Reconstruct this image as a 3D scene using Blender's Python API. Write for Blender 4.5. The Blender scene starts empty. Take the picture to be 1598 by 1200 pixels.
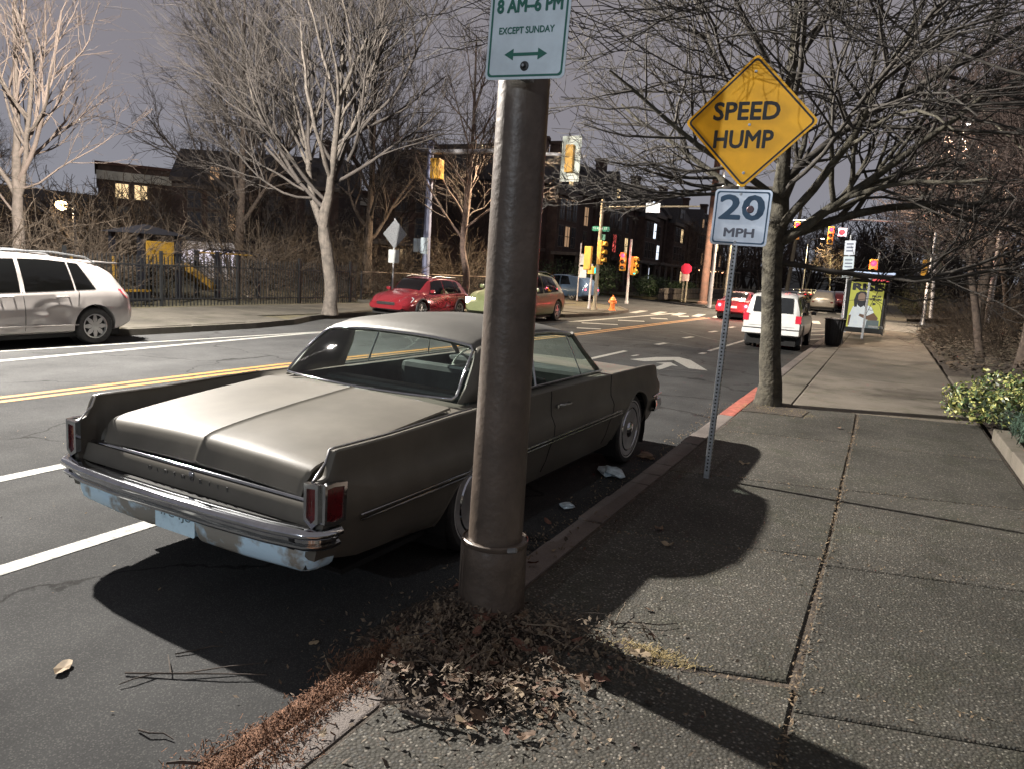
import bpy, bmesh, math, random
import numpy as np
from mathutils import Vector, Matrix, Euler

S = bpy.context.scene
COL = S.collection
PI = math.pi
# ------------------------------------------------------------------ camera
cam = bpy.data.cameras.new('camera')
cam.sensor_width = 36.0
cam.lens = 1140.0 / 1598.0 * 36.0
cam.clip_end = 3000
camo = bpy.data.objects.new('camera', cam)
COL.objects.link(camo)
S.camera = camo
_h0 = 455 - math.tan(.065) * (1383 - 799)
_a = Vector((0, 600 - _h0, -1140)); _b = Vector((1, -math.tan(.065), 0))
_up = _b.cross(_a).normalized()
if _up.y < 0: _up = -_up
_fw = Vector((1383 - 799, 600 - 455, -1140)).normalized()
_rt = _fw.cross(_up)
camo.matrix_world = Matrix.Translation((0, 0, 1.78)) @ Matrix((_rt, _fw, _up)).to_4x4()
# ------------------------------------------------------------------ night sky (overcast, glowing with city light)
W = bpy.data.worlds.new('World'); S.world = W; W.use_nodes = True
nt = W.node_tree
for n in list(nt.nodes): nt.nodes.remove(n)
out = nt.nodes.new('ShaderNodeOutputWorld'); bg = nt.nodes.new('ShaderNodeBackground')
tc = nt.nodes.new('ShaderNodeTexCoord'); sp = nt.nodes.new('ShaderNodeSeparateXYZ')
rp = nt.nodes.new('ShaderNodeValToRGB'); nz = nt.nodes.new('ShaderNodeTexNoise'); mx = nt.nodes.new('ShaderNodeMix')
rp.color_ramp.elements[0].position = 0.0; rp.color_ramp.elements[0].color = (.190, .198, .228, 1)
rp.color_ramp.elements[1].position = .55; rp.color_ramp.elements[1].color = (.180, .164, .168, 1)
e = rp.color_ramp.elements.new(.2); e.color = (.180, .170, .190, 1)
nz.inputs['Scale'].default_value = 1.6; nz.inputs['Detail'].default_value = 3
mx.data_type = 'RGBA'; mx.blend_type = 'MULTIPLY'; mx.inputs[0].default_value = .25
nt.links.new(tc.outputs['Generated'], sp.inputs[0]); nt.links.new(sp.outputs['Z'], rp.inputs[0])
nt.links.new(tc.outputs['Generated'], nz.inputs['Vector'])
nt.links.new(rp.outputs[0], mx.inputs[6]); nt.links.new(nz.outputs['Fac'], mx.inputs[7])
nt.links.new(mx.outputs[2], bg.inputs[0]); nt.links.new(bg.outputs[0], out.inputs[0])
bg.inputs[1].default_value = 1.5
S.view_settings.view_transform = 'Standard'; S.view_settings.look = 'None'
S.view_settings.exposure = 0.12; S.view_settings.gamma = 1.0; S.view_settings.use_curve_mapping = False
KEY = 31000.0      # watts of the street lamps' light (see street_lamp)

# ------------------------------------------------------------------ materials
MATS = {}
def mat(name, col, rough=.6, metal=0., var=.0, scale=8., bump=0., bscale=60., col2=None, spec=.5, coat=0., kind='noise', emit=None, es=0., detail=4., lo=.35, hi=.65, obj=True):
    if name in MATS: return MATS[name]
    m = bpy.data.materials.new(name); m.use_nodes = True; MATS[name] = m
    N = m.node_tree.nodes; L = m.node_tree.links; b = N['Principled BSDF']
    b.inputs['Roughness'].default_value = rough; b.inputs['Metallic'].default_value = metal
    b.inputs['Specular IOR Level'].default_value = spec; b.inputs['Coat Weight'].default_value = coat
    b.inputs['Coat Roughness'].default_value = .08
    b.inputs['Base Color'].default_value = (*col, 1)
    t = N.new('ShaderNodeTexCoord'); src = t.outputs['Object']
    if var > 0 or col2:
        n = N.new('ShaderNodeTexNoise'); n.inputs['Scale'].default_value = scale; n.inputs['Detail'].default_value = detail
        n.inputs['Roughness'].default_value = .6
        L.new(src, n.inputs['Vector']); r = N.new('ShaderNodeValToRGB')
        c2 = col2 if col2 else tuple(c * (1 - var) for c in col)
        c1 = col if col2 else tuple(min(1, c * (1 + var)) for c in col)
        r.color_ramp.elements[0].color = (*c2, 1); r.color_ramp.elements[1].color = (*c1, 1)
        r.color_ramp.elements[0].position = lo; r.color_ramp.elements[1].position = hi
        L.new(n.outputs['Fac'], r.inputs[0]); L.new(r.outputs[0], b.inputs['Base Color'])
    if bump > 0:
        n2 = N.new('ShaderNodeTexNoise'); n2.inputs['Scale'].default_value = bscale; n2.inputs['Detail'].default_value = 6
        L.new(src, n2.inputs['Vector']); bp = N.new('ShaderNodeBump'); bp.inputs['Strength'].default_value = bump
        bp.inputs['Distance'].default_value = .02
        L.new(n2.outputs['Fac'], bp.inputs['Height']); L.new(bp.outputs[0], b.inputs['Normal'])
    if emit:
        b.inputs['Emission Color'].default_value = (*emit, 1); b.inputs['Emission Strength'].default_value = es
    return m

def glass(name, tint=(.55, .65, .62), rough=.02, refl=.9):
    if name in MATS: return MATS[name]
    m = bpy.data.materials.new(name); m.use_nodes = True; MATS[name] = m
    N = m.node_tree.nodes; L = m.node_tree.links; N.remove(N['Principled BSDF'])
    o = N['Material Output']; a = N.new('ShaderNodeBsdfTransparent'); g = N.new('ShaderNodeBsdfGlossy')
    x = N.new('ShaderNodeMixShader'); ge = N.new('ShaderNodeNewGeometry'); dt = N.new('ShaderNodeVectorMath'); dt.operation = 'DOT_PRODUCT'
    ab = N.new('ShaderNodeMath'); ab.operation = 'ABSOLUTE'; om = N.new('ShaderNodeMath'); om.operation = 'SUBTRACT'; om.inputs[0].default_value = 1; f = N.new('ShaderNodeMath'); f.operation = 'POWER'; f.inputs[1].default_value = 5
    L.new(ge.outputs['Normal'], dt.inputs[0]); L.new(ge.outputs['Incoming'], dt.inputs[1]); L.new(dt.outputs['Value'], ab.inputs[0]); L.new(ab.outputs[0], om.inputs[1]); L.new(om.outputs[0], f.inputs[0])
    mu = N.new('ShaderNodeMath'); mu.operation = 'MULTIPLY_ADD'; mu.inputs[1].default_value = refl; mu.inputs[2].default_value = .06 * refl
    a.inputs[0].default_value = (*tint, 1); g.inputs['Roughness'].default_value = rough
    L.new(f.outputs[0], mu.inputs[0]); L.new(mu.outputs[0], x.inputs[0]); L.new(a.outputs[0], x.inputs[1]); L.new(g.outputs[0], x.inputs[2]); L.new(x.outputs[0], o.inputs[0])
    return m

def stone_mat(name, base, peb, scale, bump, mixv=.5, big=.25, rough=.85, slabs=False, cracks=False):
    """concrete or asphalt with visible aggregate"""
    m = bpy.data.materials.new(name); m.use_nodes = True; MATS[name] = m
    N = m.node_tree.nodes; L = m.node_tree.links; b = N['Principled BSDF']; b.inputs['Roughness'].default_value = rough
    g = N.new('ShaderNodeNewGeometry'); src = g.outputs['Position']
    v = N.new('ShaderNodeTexVoronoi'); v.inputs['Scale'].default_value = scale; L.new(src, v.inputs['Vector'])
    r = N.new('ShaderNodeValToRGB'); el = r.color_ramp.elements
    el[0].position = 0; el[0].color = (*peb[0], 1); el[1].position = 1; el[1].color = (*peb[-1], 1)
    for i, c in enumerate(peb[1:-1]):
        q = el.new((i + 1) / (len(peb) - 1)); q.color = (*c, 1)
    r.color_ramp.interpolation = 'CONSTANT'
    s = N.new('ShaderNodeSeparateColor'); L.new(v.outputs['Color'], s.inputs[0]); L.new(s.outputs[0], r.inputs[0])
    # matrix between the pebbles
    r2 = N.new('ShaderNodeValToRGB'); r2.color_ramp.elements[0].position = .32; r2.color_ramp.elements[1].position = .55
    r2.color_ramp.elements[0].color = (1, 1, 1, 1); r2.color_ramp.elements[1].color = (0, 0, 0, 1)
    L.new(v.outputs['Distance'], r2.inputs[0])
    x = N.new('ShaderNodeMix'); x.data_type = 'RGBA'; x.inputs[6].default_value = (*base, 1)
    k = N.new('ShaderNodeMath'); k.operation = 'MULTIPLY'; k.inputs[1].default_value = mixv; L.new(r2.outputs[0], k.inputs[0])
    L.new(k.outputs[0], x.inputs[0]); L.new(r.outputs[0], x.inputs[7])
    n = N.new('ShaderNodeTexNoise'); n.inputs['Scale'].default_value = .9; n.inputs['Detail'].default_value = 7; n.inputs['Roughness'].default_value = .65; L.new(src, n.inputs['Vector'])
    r3 = N.new('ShaderNodeValToRGB'); r3.color_ramp.elements[0].color = (1 - big,) * 3 + (1,); r3.color_ramp.elements[1].color = (1 + big,) * 3 + (1,)
    r3.color_ramp.elements[0].position = .35; r3.color_ramp.elements[1].position = .65
    L.new(n.outputs['Fac'], r3.inputs[0])
    y = N.new('ShaderNodeMix'); y.data_type = 'RGBA'; y.blend_type = 'MULTIPLY'; y.inputs[0].default_value = 1
    L.new(x.outputs[2], y.inputs[6]); L.new(r3.outputs[0], y.inputs[7]); L.new(y.outputs[2], b.inputs['Base Color'])
    last = y.outputs[2]
    if slabs:     # each slab has its own tone
        oi = N.new('ShaderNodeObjectInfo'); r5 = N.new('ShaderNodeValToRGB'); r5.color_ramp.elements[0].color = (.80, .80, .78, 1); r5.color_ramp.elements[1].color = (1.14, 1.12, 1.10, 1)
        y2 = N.new('ShaderNodeMix'); y2.data_type = 'RGBA'; y2.blend_type = 'MULTIPLY'; y2.inputs[0].default_value = 1; L.new(oi.outputs['Random'], r5.inputs[0]); L.new(last, y2.inputs[6]); L.new(r5.outputs[0], y2.inputs[7]); last = y2.outputs[2]
        # gum spots and dark stains
        v4 = N.new('ShaderNodeTexVoronoi'); v4.inputs['Scale'].default_value = 3.1; L.new(src, v4.inputs['Vector']); r6 = N.new('ShaderNodeValToRGB'); r6.color_ramp.elements[0].position = .045; r6.color_ramp.elements[1].position = .075; r6.color_ramp.elements[0].color = (.62, .60, .58, 1); r6.color_ramp.elements[1].color = (1, 1, 1, 1)
        y3 = N.new('ShaderNodeMix'); y3.data_type = 'RGBA'; y3.blend_type = 'MULTIPLY'; y3.inputs[0].default_value = .8; L.new(v4.outputs['Distance'], r6.inputs[0]); L.new(last, y3.inputs[6]); L.new(r6.outputs[0], y3.inputs[7]); last = y3.outputs[2]
        n6 = N.new('ShaderNodeTexNoise'); n6.inputs['Scale'].default_value = 2.7; n6.inputs['Detail'].default_value = 9; n6.inputs['Roughness'].default_value = .7; L.new(src, n6.inputs['Vector']); r7 = N.new('ShaderNodeValToRGB'); r7.color_ramp.elements[0].position = .36; r7.color_ramp.elements[1].position = .5; r7.color_ramp.elements[0].color = (.66, .70, .60, 1); r7.color_ramp.elements[1].color = (1, 1, 1, 1)
        y4 = N.new('ShaderNodeMix'); y4.data_type = 'RGBA'; y4.blend_type = 'MULTIPLY'; y4.inputs[0].default_value = .75; L.new(n6.outputs['Fac'], r7.inputs[0]); L.new(last, y4.inputs[6]); L.new(r7.outputs[0], y4.inputs[7]); last = y4.outputs[2]
    if cracks:    # meandering cracks, oil drips and polished wheel tracks
        n8 = N.new('ShaderNodeTexNoise'); n8.inputs['Scale'].default_value = 1.3; n8.inputs['Detail'].default_value = 5; L.new(src, n8.inputs['Vector']); va = N.new('ShaderNodeVectorMath'); va.operation = 'MULTIPLY_ADD'; va.inputs[1].default_value = (1.3, 1.3, 0); L.new(n8.outputs['Color'], va.inputs[0]); L.new(src, va.inputs[2])
        v5 = N.new('ShaderNodeTexVoronoi'); v5.feature = 'DISTANCE_TO_EDGE'; v5.inputs['Scale'].default_value = .33; L.new(va.outputs[0], v5.inputs['Vector']); r8 = N.new('ShaderNodeValToRGB'); r8.color_ramp.elements[0].position = .0016; r8.color_ramp.elements[1].position = .008; r8.color_ramp.elements[0].color = (.45, .44, .43, 1); r8.color_ramp.elements[1].color = (1, 1, 1, 1)
        y5 = N.new('ShaderNodeMix'); y5.data_type = 'RGBA'; y5.blend_type = 'MULTIPLY'; y5.inputs[0].default_value = 1.0; L.new(v5.outputs['Distance'], r8.inputs[0]); L.new(last, y5.inputs[6]); L.new(r8.outputs[0], y5.inputs[7]); last = y5.outputs[2]
        mp = N.new('ShaderNodeMapping'); mp.inputs['Scale'].default_value = (1.5, .10, 1); L.new(src, mp.inputs['Vector']); n9 = N.new('ShaderNodeTexNoise'); n9.inputs['Scale'].default_value = 1; n9.inputs['Detail'].default_value = 5; L.new(mp.outputs[0], n9.inputs['Vector']); r9 = N.new('ShaderNodeValToRGB'); r9.color_ramp.elements[0].position = .38; r9.color_ramp.elements[1].position = .62; r9.color_ramp.elements[0].color = (.9, .9, .9, 1); r9.color_ramp.elements[1].color = (1.08, 1.08, 1.07, 1)
        y6 = N.new('ShaderNodeMix'); y6.data_type = 'RGBA'; y6.blend_type = 'MULTIPLY'; y6.inputs[0].default_value = 1; L.new(n9.outputs['Fac'], r9.inputs[0]); L.new(last, y6.inputs[6]); L.new(r9.outputs[0], y6.inputs[7]); last = y6.outputs[2]
    L.new(last, b.inputs['Base Color'])
    bp = N.new('ShaderNodeBump'); bp.inputs['Strength'].default_value = bump; bp.inputs['Distance'].default_value = .01
    L.new(v.outputs['Distance'], bp.inputs['Height']); bp.invert = True; L.new(bp.outputs[0], b.inputs['Normal'])
    return m

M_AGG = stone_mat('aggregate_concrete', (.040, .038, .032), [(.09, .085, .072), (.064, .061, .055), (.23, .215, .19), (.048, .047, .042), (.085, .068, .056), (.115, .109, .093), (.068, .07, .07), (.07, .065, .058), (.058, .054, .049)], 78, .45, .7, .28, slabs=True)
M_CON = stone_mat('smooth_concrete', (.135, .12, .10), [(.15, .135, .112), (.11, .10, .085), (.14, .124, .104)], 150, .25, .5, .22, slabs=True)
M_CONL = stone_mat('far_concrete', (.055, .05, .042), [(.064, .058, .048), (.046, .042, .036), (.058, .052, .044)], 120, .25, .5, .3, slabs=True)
M_ASPH = stone_mat('asphalt', (.038, .0385, .039), [(.050, .050, .050), (.034, .0345, .035), (.072, .071, .069), (.038, .0385, .039)], 130, .2, .8, .2, .84, cracks=True)
for _m in (M_ASPH, M_AGG, M_CON, M_CONL): _m.node_tree.nodes['Principled BSDF'].inputs['Specular IOR Level'].default_value = .25 if _m != M_ASPH else .03
M_KERB = stone_mat('kerb_granite', (.11, .092, .082), [(.14, .12, .105), (.08, .066, .06), (.18, .15, .135)], 150, .3, .7, .35)
M_SOIL = mat('soil', (.045, .035, .026), .95, var=.4, scale=9, bump=.8, bscale=40)
M_WHITE = mat('road_white', (.20, .198, .18), .7, scale=24, col2=(.07, .07, .067), bump=.2, bscale=200, detail=8, lo=.30, hi=.52)
M_YEL = mat('road_yellow', (.24, .105, .012), .7, scale=24, col2=(.10, .058, .018), bump=.2, bscale=200, detail=8, lo=.3, hi=.5)
M_GRASS = mat('lawn', (.05, .042, .02), .95, var=.4, scale=3, bump=.7, bscale=50)
M_PAINT = mat('beige_metallic_paint', (.102, .094, .079), .5, .0, var=.12, scale=3.0, coat=.0, bump=.02, bscale=300, spec=.16)
M_CHROME = mat('chrome', (.46, .48, .51), .07, 1., var=.10, scale=14)
M_DCHROME = mat('dull_chrome', (.42, .42, .43), .28, 1., var=.2, scale=20)
M_RUB = mat('tyre_rubber', (.022, .021, .02), .8, var=.3, scale=20)
M_BLACK = mat('black_plastic', (.012, .012, .013), .5, var=.3, scale=10)
M_DARK = mat('dark_cavity', (.006, .006, .006), .9, var=.2)
M_RED = mat('red_lens', (.085, .003, .006), .15, coat=.5, var=.2, scale=30)
M_GLASS = glass('tinted_glass', (.88, .96, .93))
M_GLD = glass('dark_glass', (.10, .11, .11), .03, 1.3)
M_STEEL = mat('galvanised_steel', (.30, .31, .32), .42, .75, var=.2, scale=25)
M_POLE = mat('painted_brown_pole', (.088, .068, .054), .42, .15, var=.28, scale=5, bump=.18, bscale=35, detail=8)
M_BARK_R = mat('bark_dark', (.075, .068, .050), .95, scale=9, col2=(.028, .025, .019), bump=1., bscale=26, detail=9)
M_BARK_P = mat('bark_pale', (.095, .08, .067), .9, scale=8, col2=(.042, .036, .03), bump=.8, bscale=18, detail=8)
M_BARK_B = mat('bark_brown', (.10, .075, .058), .95, scale=10, col2=(.045, .034, .028), bump=.8, bscale=20)
M_TWIG = mat('twigs_brown', (.07, .055, .044), .95, var=.35, scale=2)
M_TWIGP = mat('twigs_pale', (.10, .08, .062), .95, var=.25, scale=2)
M_TWIGR = mat('twigs_dark', (.035, .028, .025), .95, var=.3, scale=2)

# ------------------------------------------------------------------ mesh helpers
class MB:
    def __init__(s): s.v = []; s.f = []; s.n = 0
    def add(s, V, F):
        s.v.extend([tuple(map(float, p)) for p in V]); n = s.n
        s.f.extend([tuple(i + n for i in q) for q in F]); s.n += len(V); return s
    def box(s, x0, x1, y0, y1, z0, z1):
        V = [(x, y, z) for z in (z0, z1) for y in (y0, y1) for x in (x0, x1)]
        return s.add(V, [(0, 2, 3, 1), (4, 5, 7, 6), (0, 1, 5, 4), (2, 6, 7, 3), (0, 4, 6, 2), (1, 3, 7, 5)])
    def obox(s, M, sx, sy, sz):
        V = [M @ Vector((x * sx / 2, y * sy / 2, z * sz / 2)) for z in (-1, 1) for y in (-1, 1) for x in (-1, 1)]
        return s.add(V, [(0, 2, 3, 1), (4, 5, 7, 6), (0, 1, 5, 4), (2, 6, 7, 3), (0, 4, 6, 2), (1, 3, 7, 5)])
    def prism(s, pts, z0, z1, M=None):
        n = len(pts); V = [(x, y, z0) for x, y in pts] + [(x, y, z1) for x, y in pts]
        if M is not None: V = [M @ Vector(p) for p in V]
        return s.add(V, [tuple(range(n))[::-1], tuple(range(n, 2 * n))] + [(i, (i + 1) % n, n + (i + 1) % n, n + i) for i in range(n)])
    def tube(s, path, r, k=8, caps=True, ell=None):
        P = [Vector(p) for p in path]; n = len(P)
        R = r if isinstance(r, (list, tuple)) else [r] * n
        base = s.n; V = []; up = None
        for i in range(n):
            t = (P[min(i + 1, n - 1)] - P[max(i - 1, 0)]).normalized()
            if up is None: up = Vector((0, 0, 1)) if abs(t.z) < .9 else Vector((1, 0, 0))
            a = t.cross(up).normalized(); b = a.cross(t).normalized(); up = b
            for j in range(k):
                q = 2 * PI * (j + .5) / k
                V.append(P[i] + a * math.cos(q) * R[i] + b * math.sin(q) * R[i] * (ell or 1))
        F = [(i * k + j, i * k + (j + 1) % k, (i + 1) * k + (j + 1) % k, (i + 1) * k + j) for i in range(n - 1) for j in range(k)]
        if caps: F += [tuple(range(k))[::-1], tuple((n - 1) * k + j for j in range(k))]
        return s.add(V, F)
    def lathe(s, prof, k=24, M=None, closed=False):
        """prof: (radius, height) about local z"""
        V = []
        for r, z in prof:
            for j in range(k):
                a = 2 * PI * j / k; p = Vector((r * math.cos(a), r * math.sin(a), z)); V.append(M @ p if M is not None else p)
        m = len(prof); F = [(i * k + j, i * k + (j + 1) % k, (i + 1) * k + (j + 1) % k, (i + 1) * k + j) for i in range(m - 1) for j in range(k)]
        if closed: F += [((m - 1) * k + j, (m - 1) * k + (j + 1) % k, (j + 1) % k, j) for j in range(k)]
        else: F += [tuple(range(k))[::-1], tuple((m - 1) * k + j for j in range(k))]
        return s.add(V, F)
    def grid(s, G, closed_u=False):
        """G[i][j] points"""
        n = len(G); m = len(G[0]); V = [p for row in G for p in row]
        F = [(i * m + j, i * m + j + 1, (i + 1) * m + j + 1, (i + 1) * m + j) for i in range(n - 1) for j in range(m - 1)]
        return s.add(V, F)
    def build(s, name, m, parent=None, smooth=None, loc=None, bevel=0.):
        me = bpy.data.meshes.new(name)
        me.from_pydata(s.v, [], s.f); me.materials.append(m)
        if bevel > 0:
            bm = bmesh.new(); bm.from_mesh(me); bmesh.ops.recalc_face_normals(bm, faces=bm.faces)
            bmesh.ops.bevel(bm, geom=[e for e in bm.edges if e.is_manifold and e.calc_face_angle(0) > .5], offset=bevel, segments=2, affect='EDGES', profile=.6, clamp_overlap=True)
            bm.to_mesh(me); bm.free()
        if smooth:
            me.polygons.foreach_set('use_smooth', [True] * len(me.polygons)); me.set_sharp_from_angle(angle=math.radians(smooth))
        o = bpy.data.objects.new(name, me); COL.objects.link(o)
        if parent: o.parent = parent
        if loc: o.location = loc
        return o
def tag(o, label=None, cat=None, group=None, kind=None):
    if label: o['label'] = label
    if cat: o['category'] = cat
    if group: o['group'] = group
    if kind: o['kind'] = kind
    return o
def thing(name, label=None, cat=None, loc=(0, 0, 0), rz=0., group=None, kind=None, rx=0., ry=0.):
    o = bpy.data.objects.new(name, None); o.empty_display_size = .2; COL.objects.link(o)
    o.location = loc; o.rotation_euler = (rx, ry, rz); return tag(o, label, cat, group, kind)
def struct(o): o['kind'] = 'structure'; return o
def stuff(o): o['kind'] = 'stuff'; return o
def copy_tree(o, loc=None, rz=None, label=None, parent=None, scale=None):
    c = o.copy(); COL.objects.link(c)
    if parent: c.parent = parent
    for ch in o.children: copy_tree(ch, parent=c)
    if loc is not None: c.location = loc
    if rz is not None: c.rotation_euler.z = rz
    if label: c['label'] = label
    if scale is not None: c.scale = scale if isinstance(scale, tuple) else (scale,) * 3
    return c
def carve(o, cutters, selfx=False):
    for c in cutters:
        c.parent = o.parent
        md = o.modifiers.new('cut', 'BOOLEAN'); md.operation = 'DIFFERENCE'; md.solver = 'EXACT'; md.use_self = selfx; md.object = c
    bpy.context.view_layer.update(); dg = bpy.context.evaluated_depsgraph_get(); me = bpy.data.meshes.new_from_object(o.evaluated_get(dg))
    o.modifiers.clear(); old = o.data; o.data = me
    for c in cutters: bpy.data.objects.remove(c, do_unlink=True)
    me.polygons.foreach_set('use_smooth', [True] * len(me.polygons)); me.set_sharp_from_angle(angle=math.radians(32))
def text(name, body, h, m, parent, loc, rot=(PI / 2, 0, 0), wscale=1., bold=0., spacing=1., ext=.001, width=None):
    cu = bpy.data.curves.new(name, 'FONT'); cu.body = body; cu.align_x = 'CENTER'; cu.align_y = 'CENTER'
    cu.size = h / .73; cu.offset = 0; cu.space_character = spacing; cu.extrude = ext; cu.resolution_u = 3
    o = bpy.data.objects.new(name, cu); COL.objects.link(o)
    dg = bpy.context.evaluated_depsgraph_get(); me = bpy.data.meshes.new_from_object(o.evaluated_get(dg))
    bpy.data.objects.remove(o, do_unlink=True); me.materials.clear(); me.materials.append(m)
    o = bpy.data.objects.new(name, me); COL.objects.link(o); o.parent = parent
    if bold > 0:
        bm = bmesh.new()
        for q, (dx, dy) in enumerate(((0, 0), (1, 0), (-1, 0), (0, 1), (0, -1), (.7, .7), (-.7, .7), (.7, -.7), (-.7, -.7))):
            m2 = me.copy(); m2.transform(Matrix.Translation((dx * bold, dy * bold, -.00004 * q))); bm.from_mesh(m2); bpy.data.meshes.remove(m2)
        bm.to_mesh(me); bm.free()
    xs = [v.co.x for v in me.vertices]; w0 = max(xs) - min(xs)
    ws = width / w0 if width else wscale
    cx = (max(xs) + min(xs)) / 2
    me.transform(Matrix.Diagonal((ws, 1, 1, 1)) @ Matrix.Translation((-cx, 0, 0)))
    o.location = loc; o.rotation_euler = rot; return o
def frame(o, z):   # Matrix: origin o with local z axis along z
    z = Vector(z).normalized(); x = Vector((0, 0, 1)).cross(z)
    if x.length < 1e-3: x = Vector((1, 0, 0))
    x.normalize(); y = z.cross(x)
    return Matrix.Translation(o) @ Matrix((x, y, z)).transposed().to_4x4()
def emis(name, col, s): return mat(name, tuple(c * .5 for c in col), .4, emit=col, es=s)
def rnd(a, b): return random.uniform(a, b)
random.seed(7)
# ------------------------------------------------------------------ ground, road, kerbs, pavements
g = MB(); g.add([(-900, -60, -.02), (900, -60, -.02), (900, 1500, -.02), (-900, 1500, -.02)], [(0, 1, 2, 3)])
struct(g.build('ground', M_GRASS))
r = MB(); r.add([(-13.95, -12, 0), (-1.6, -12, 0), (-1.6, 420, 0), (-13.95, 420, 0)], [(0, 1, 2, 3)])
r.add([(-80, 62, 0), (-13.95, 35.5, 0), (-13.95, 53.5, 0), (-80, 82, 0)], [(0, 1, 2, 3)])
r.add([(-1.6, 36, 0), (60, 30, 0), (60, 43, 0), (-1.6, 52, 0)], [(0, 1, 2, 3)])
road = struct(r.build('road', M_ASPH))
def mark(name, pts, m=M_WHITE, z=.004):
    b = MB(); b.add([(x, y, z) for x, y in pts], [tuple(range(len(pts)))]); o = b.build(name, m, road)
    if o.data.polygons[0].normal.z < 0: o.data.flip_normals()
    return o
def line(name, x0, y0, x1, y1, w=.12, m=M_WHITE):
    d = Vector((y1 - y0, -(x1 - x0))).normalized() * w / 2
    mark(name, [(x0 + d.x, y0 + d.y), (x0 - d.x, y0 - d.y), (x1 - d.x, y1 - d.y), (x1 + d.x, y1 + d.y)], m)
line('yellow_line', -8.66, -8, -8.50, 8.6, .11, M_YEL); line('yellow_line', -8.45, -8, -8.28, 8.6, .11, M_YEL)
line('yellow_line', -8.50, 8.6, -7.78, 19.8, .11, M_YEL); line('yellow_line', -8.28, 8.6, -7.56, 19.8, .11, M_YEL)
line('yellow_line', -7.78, 19.8, -7.45, 35.0, .11, M_YEL); line('yellow_line', -7.56, 19.8, -7.23, 35.0, .11, M_YEL)
line('lane_line', -10.98, -8, -11.05, 6, .15); line('lane_line', -11.05, 6, -11.50, 12.6, .15)
line('lane_line', -11.50, 12.6, -10.9, 19, .13); line('lane_line', -10.9, 19, -9.72, 24.4, .13); line('lane_line', -9.72, 24.4, -9.3, 36.6, .22)
line('lane_line', -11.75, -8, -11.95, 6.4, .10); line('lane_line', -11.95, 6.4, -11.62, 12.7, .10); line('lane_line', -11.62, 12.7, -11.3, 17, .10)
line('parking_line', -4.04, -2, -4.03, 9.2, .13); line('bike_lane_line', -5.63, -4, -5.62, 9.0, .13)
mark('bike_lane_line', [(-5.38, 10.2), (-5.34, 16.55), (-5.22, 16.5), (-5.25, 10.2)])
line('parking_line', -3.80, 18.7, -3.45, 34, .11)
mark('bike_chevron', [(-4.67, 14.95), (-4.38, 15.95), (-4.0, 16.48), (-3.65, 16.13), (-2.95, 14.61), (-3.32, 14.59), (-3.93, 15.75), (-4.33, 14.9)])
mark('bike_chevron', [(-4.08, 14.86), (-3.87, 15.28), (-3.58, 14.74), (-3.70, 14.74), (-3.70, 13.81), (-3.86, 13.9), (-3.90, 14.85)])
for y in (18.9, 21.9, 25.5, 29.0, 32.5): line('lane_dash', -5.22, y, -5.16, y + .85, .16)
line('lane_dash', -3.80, 17.75, -3.78, 18.15, .13); line('lane_dash', -4.83, 15.62, -4.80, 15.98, .08)
for a in ([(-9.43, 24.18), (-8.36, 24.96), (-8.22, 24.6), (-9.28, 23.82)], [(-9.18, 27.38), (-8.38, 28.24), (-8.2, 27.75), (-9.03, 26.99)],
          [(-8.89, 30.82), (-8.29, 31.33), (-8.09, 30.79), (-8.66, 30.2)], [(-8.6, 34.42), (-8.28, 35.19), (-8.07, 34.46), (-8.36, 33.66)], [(-8.67, 21.85), (-8.0, 22.3), (-7.9, 21.95), (-8.52, 21.48)]): mark('hatch_line', a)
for k in range(11):
    x = -10.7 + k * .86; y = 33.4 + k * .55
    mark('crosswalk_bar', [(x, y), (x - .35, y + 3.0), (x + .02, y + 3.2), (x + .36, y + .05)])
for k in range(8): mark('crosswalk_bar', [(-11.2 + k * 1.2, 52.4 + k * .35), (-11.4 + k * 1.2, 55.2 + k * .35), (-10.8 + k * 1.2, 55.3 + k * .35), (-10.6 + k * 1.2, 52.6 + k * .35)])
for k in range(9): mark('crosswalk_bar', [(-1.45, 37.0 + k * 1.35), (1.9, 36.6 + k * 1.35), (1.9, 37.2 + k * 1.35), (-1.45, 37.65 + k * 1.35)])
for x0, y0, x1, y1 in ((-2.9, 24.5, -1.75, 27.5), (-2.9, 27.5, -1.75, 30.5), (-2.9, 30.5, -1.75, 33.5), (-3.4, 24.5, -1.75, 24.5), (-3.4, 34, -1.75, 34)): line('bus_stop_hatch', x0, y0, x1, y1, .12)
mark('turn_arrow', [(-3.6, 58), (-2.9, 60.5), (-3.2, 60.5), (-3.2, 64), (-3.9, 64), (-3.9, 60.5), (-4.3, 60.5)])
line('lane_line', -4.6, 53, -4.4, 120, .14); line('yellow_line', -7.6, 56, -7.4, 200, .25, M_YEL); line('stop_line', -11, 51.3, -7.7, 51.9, .4)
# tar seams and skid marks: faint dark sealant strips laid on the asphalt
M_TAR = mat('tar_sealant', (.03, .029, .029), .85, var=.2, scale=20)
for pth in ([(-8.2, 12.5), (-6.8, 13.2), (-5.0, 13.4), (-3.0, 14.2)], [(-7.4, 19.4), (-5.8, 20.0), (-4.2, 19.2), (-2.2, 19.6)], [(-7.2, 23), (-6.0, 24.5), (-4.6, 22.6), (-2.9, 21.0)]):
    for (x0, y0), (x1, y1) in zip(pth, pth[1:]): line('tar_seam', x0, y0, x1, y1, .07, M_TAR)

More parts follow.
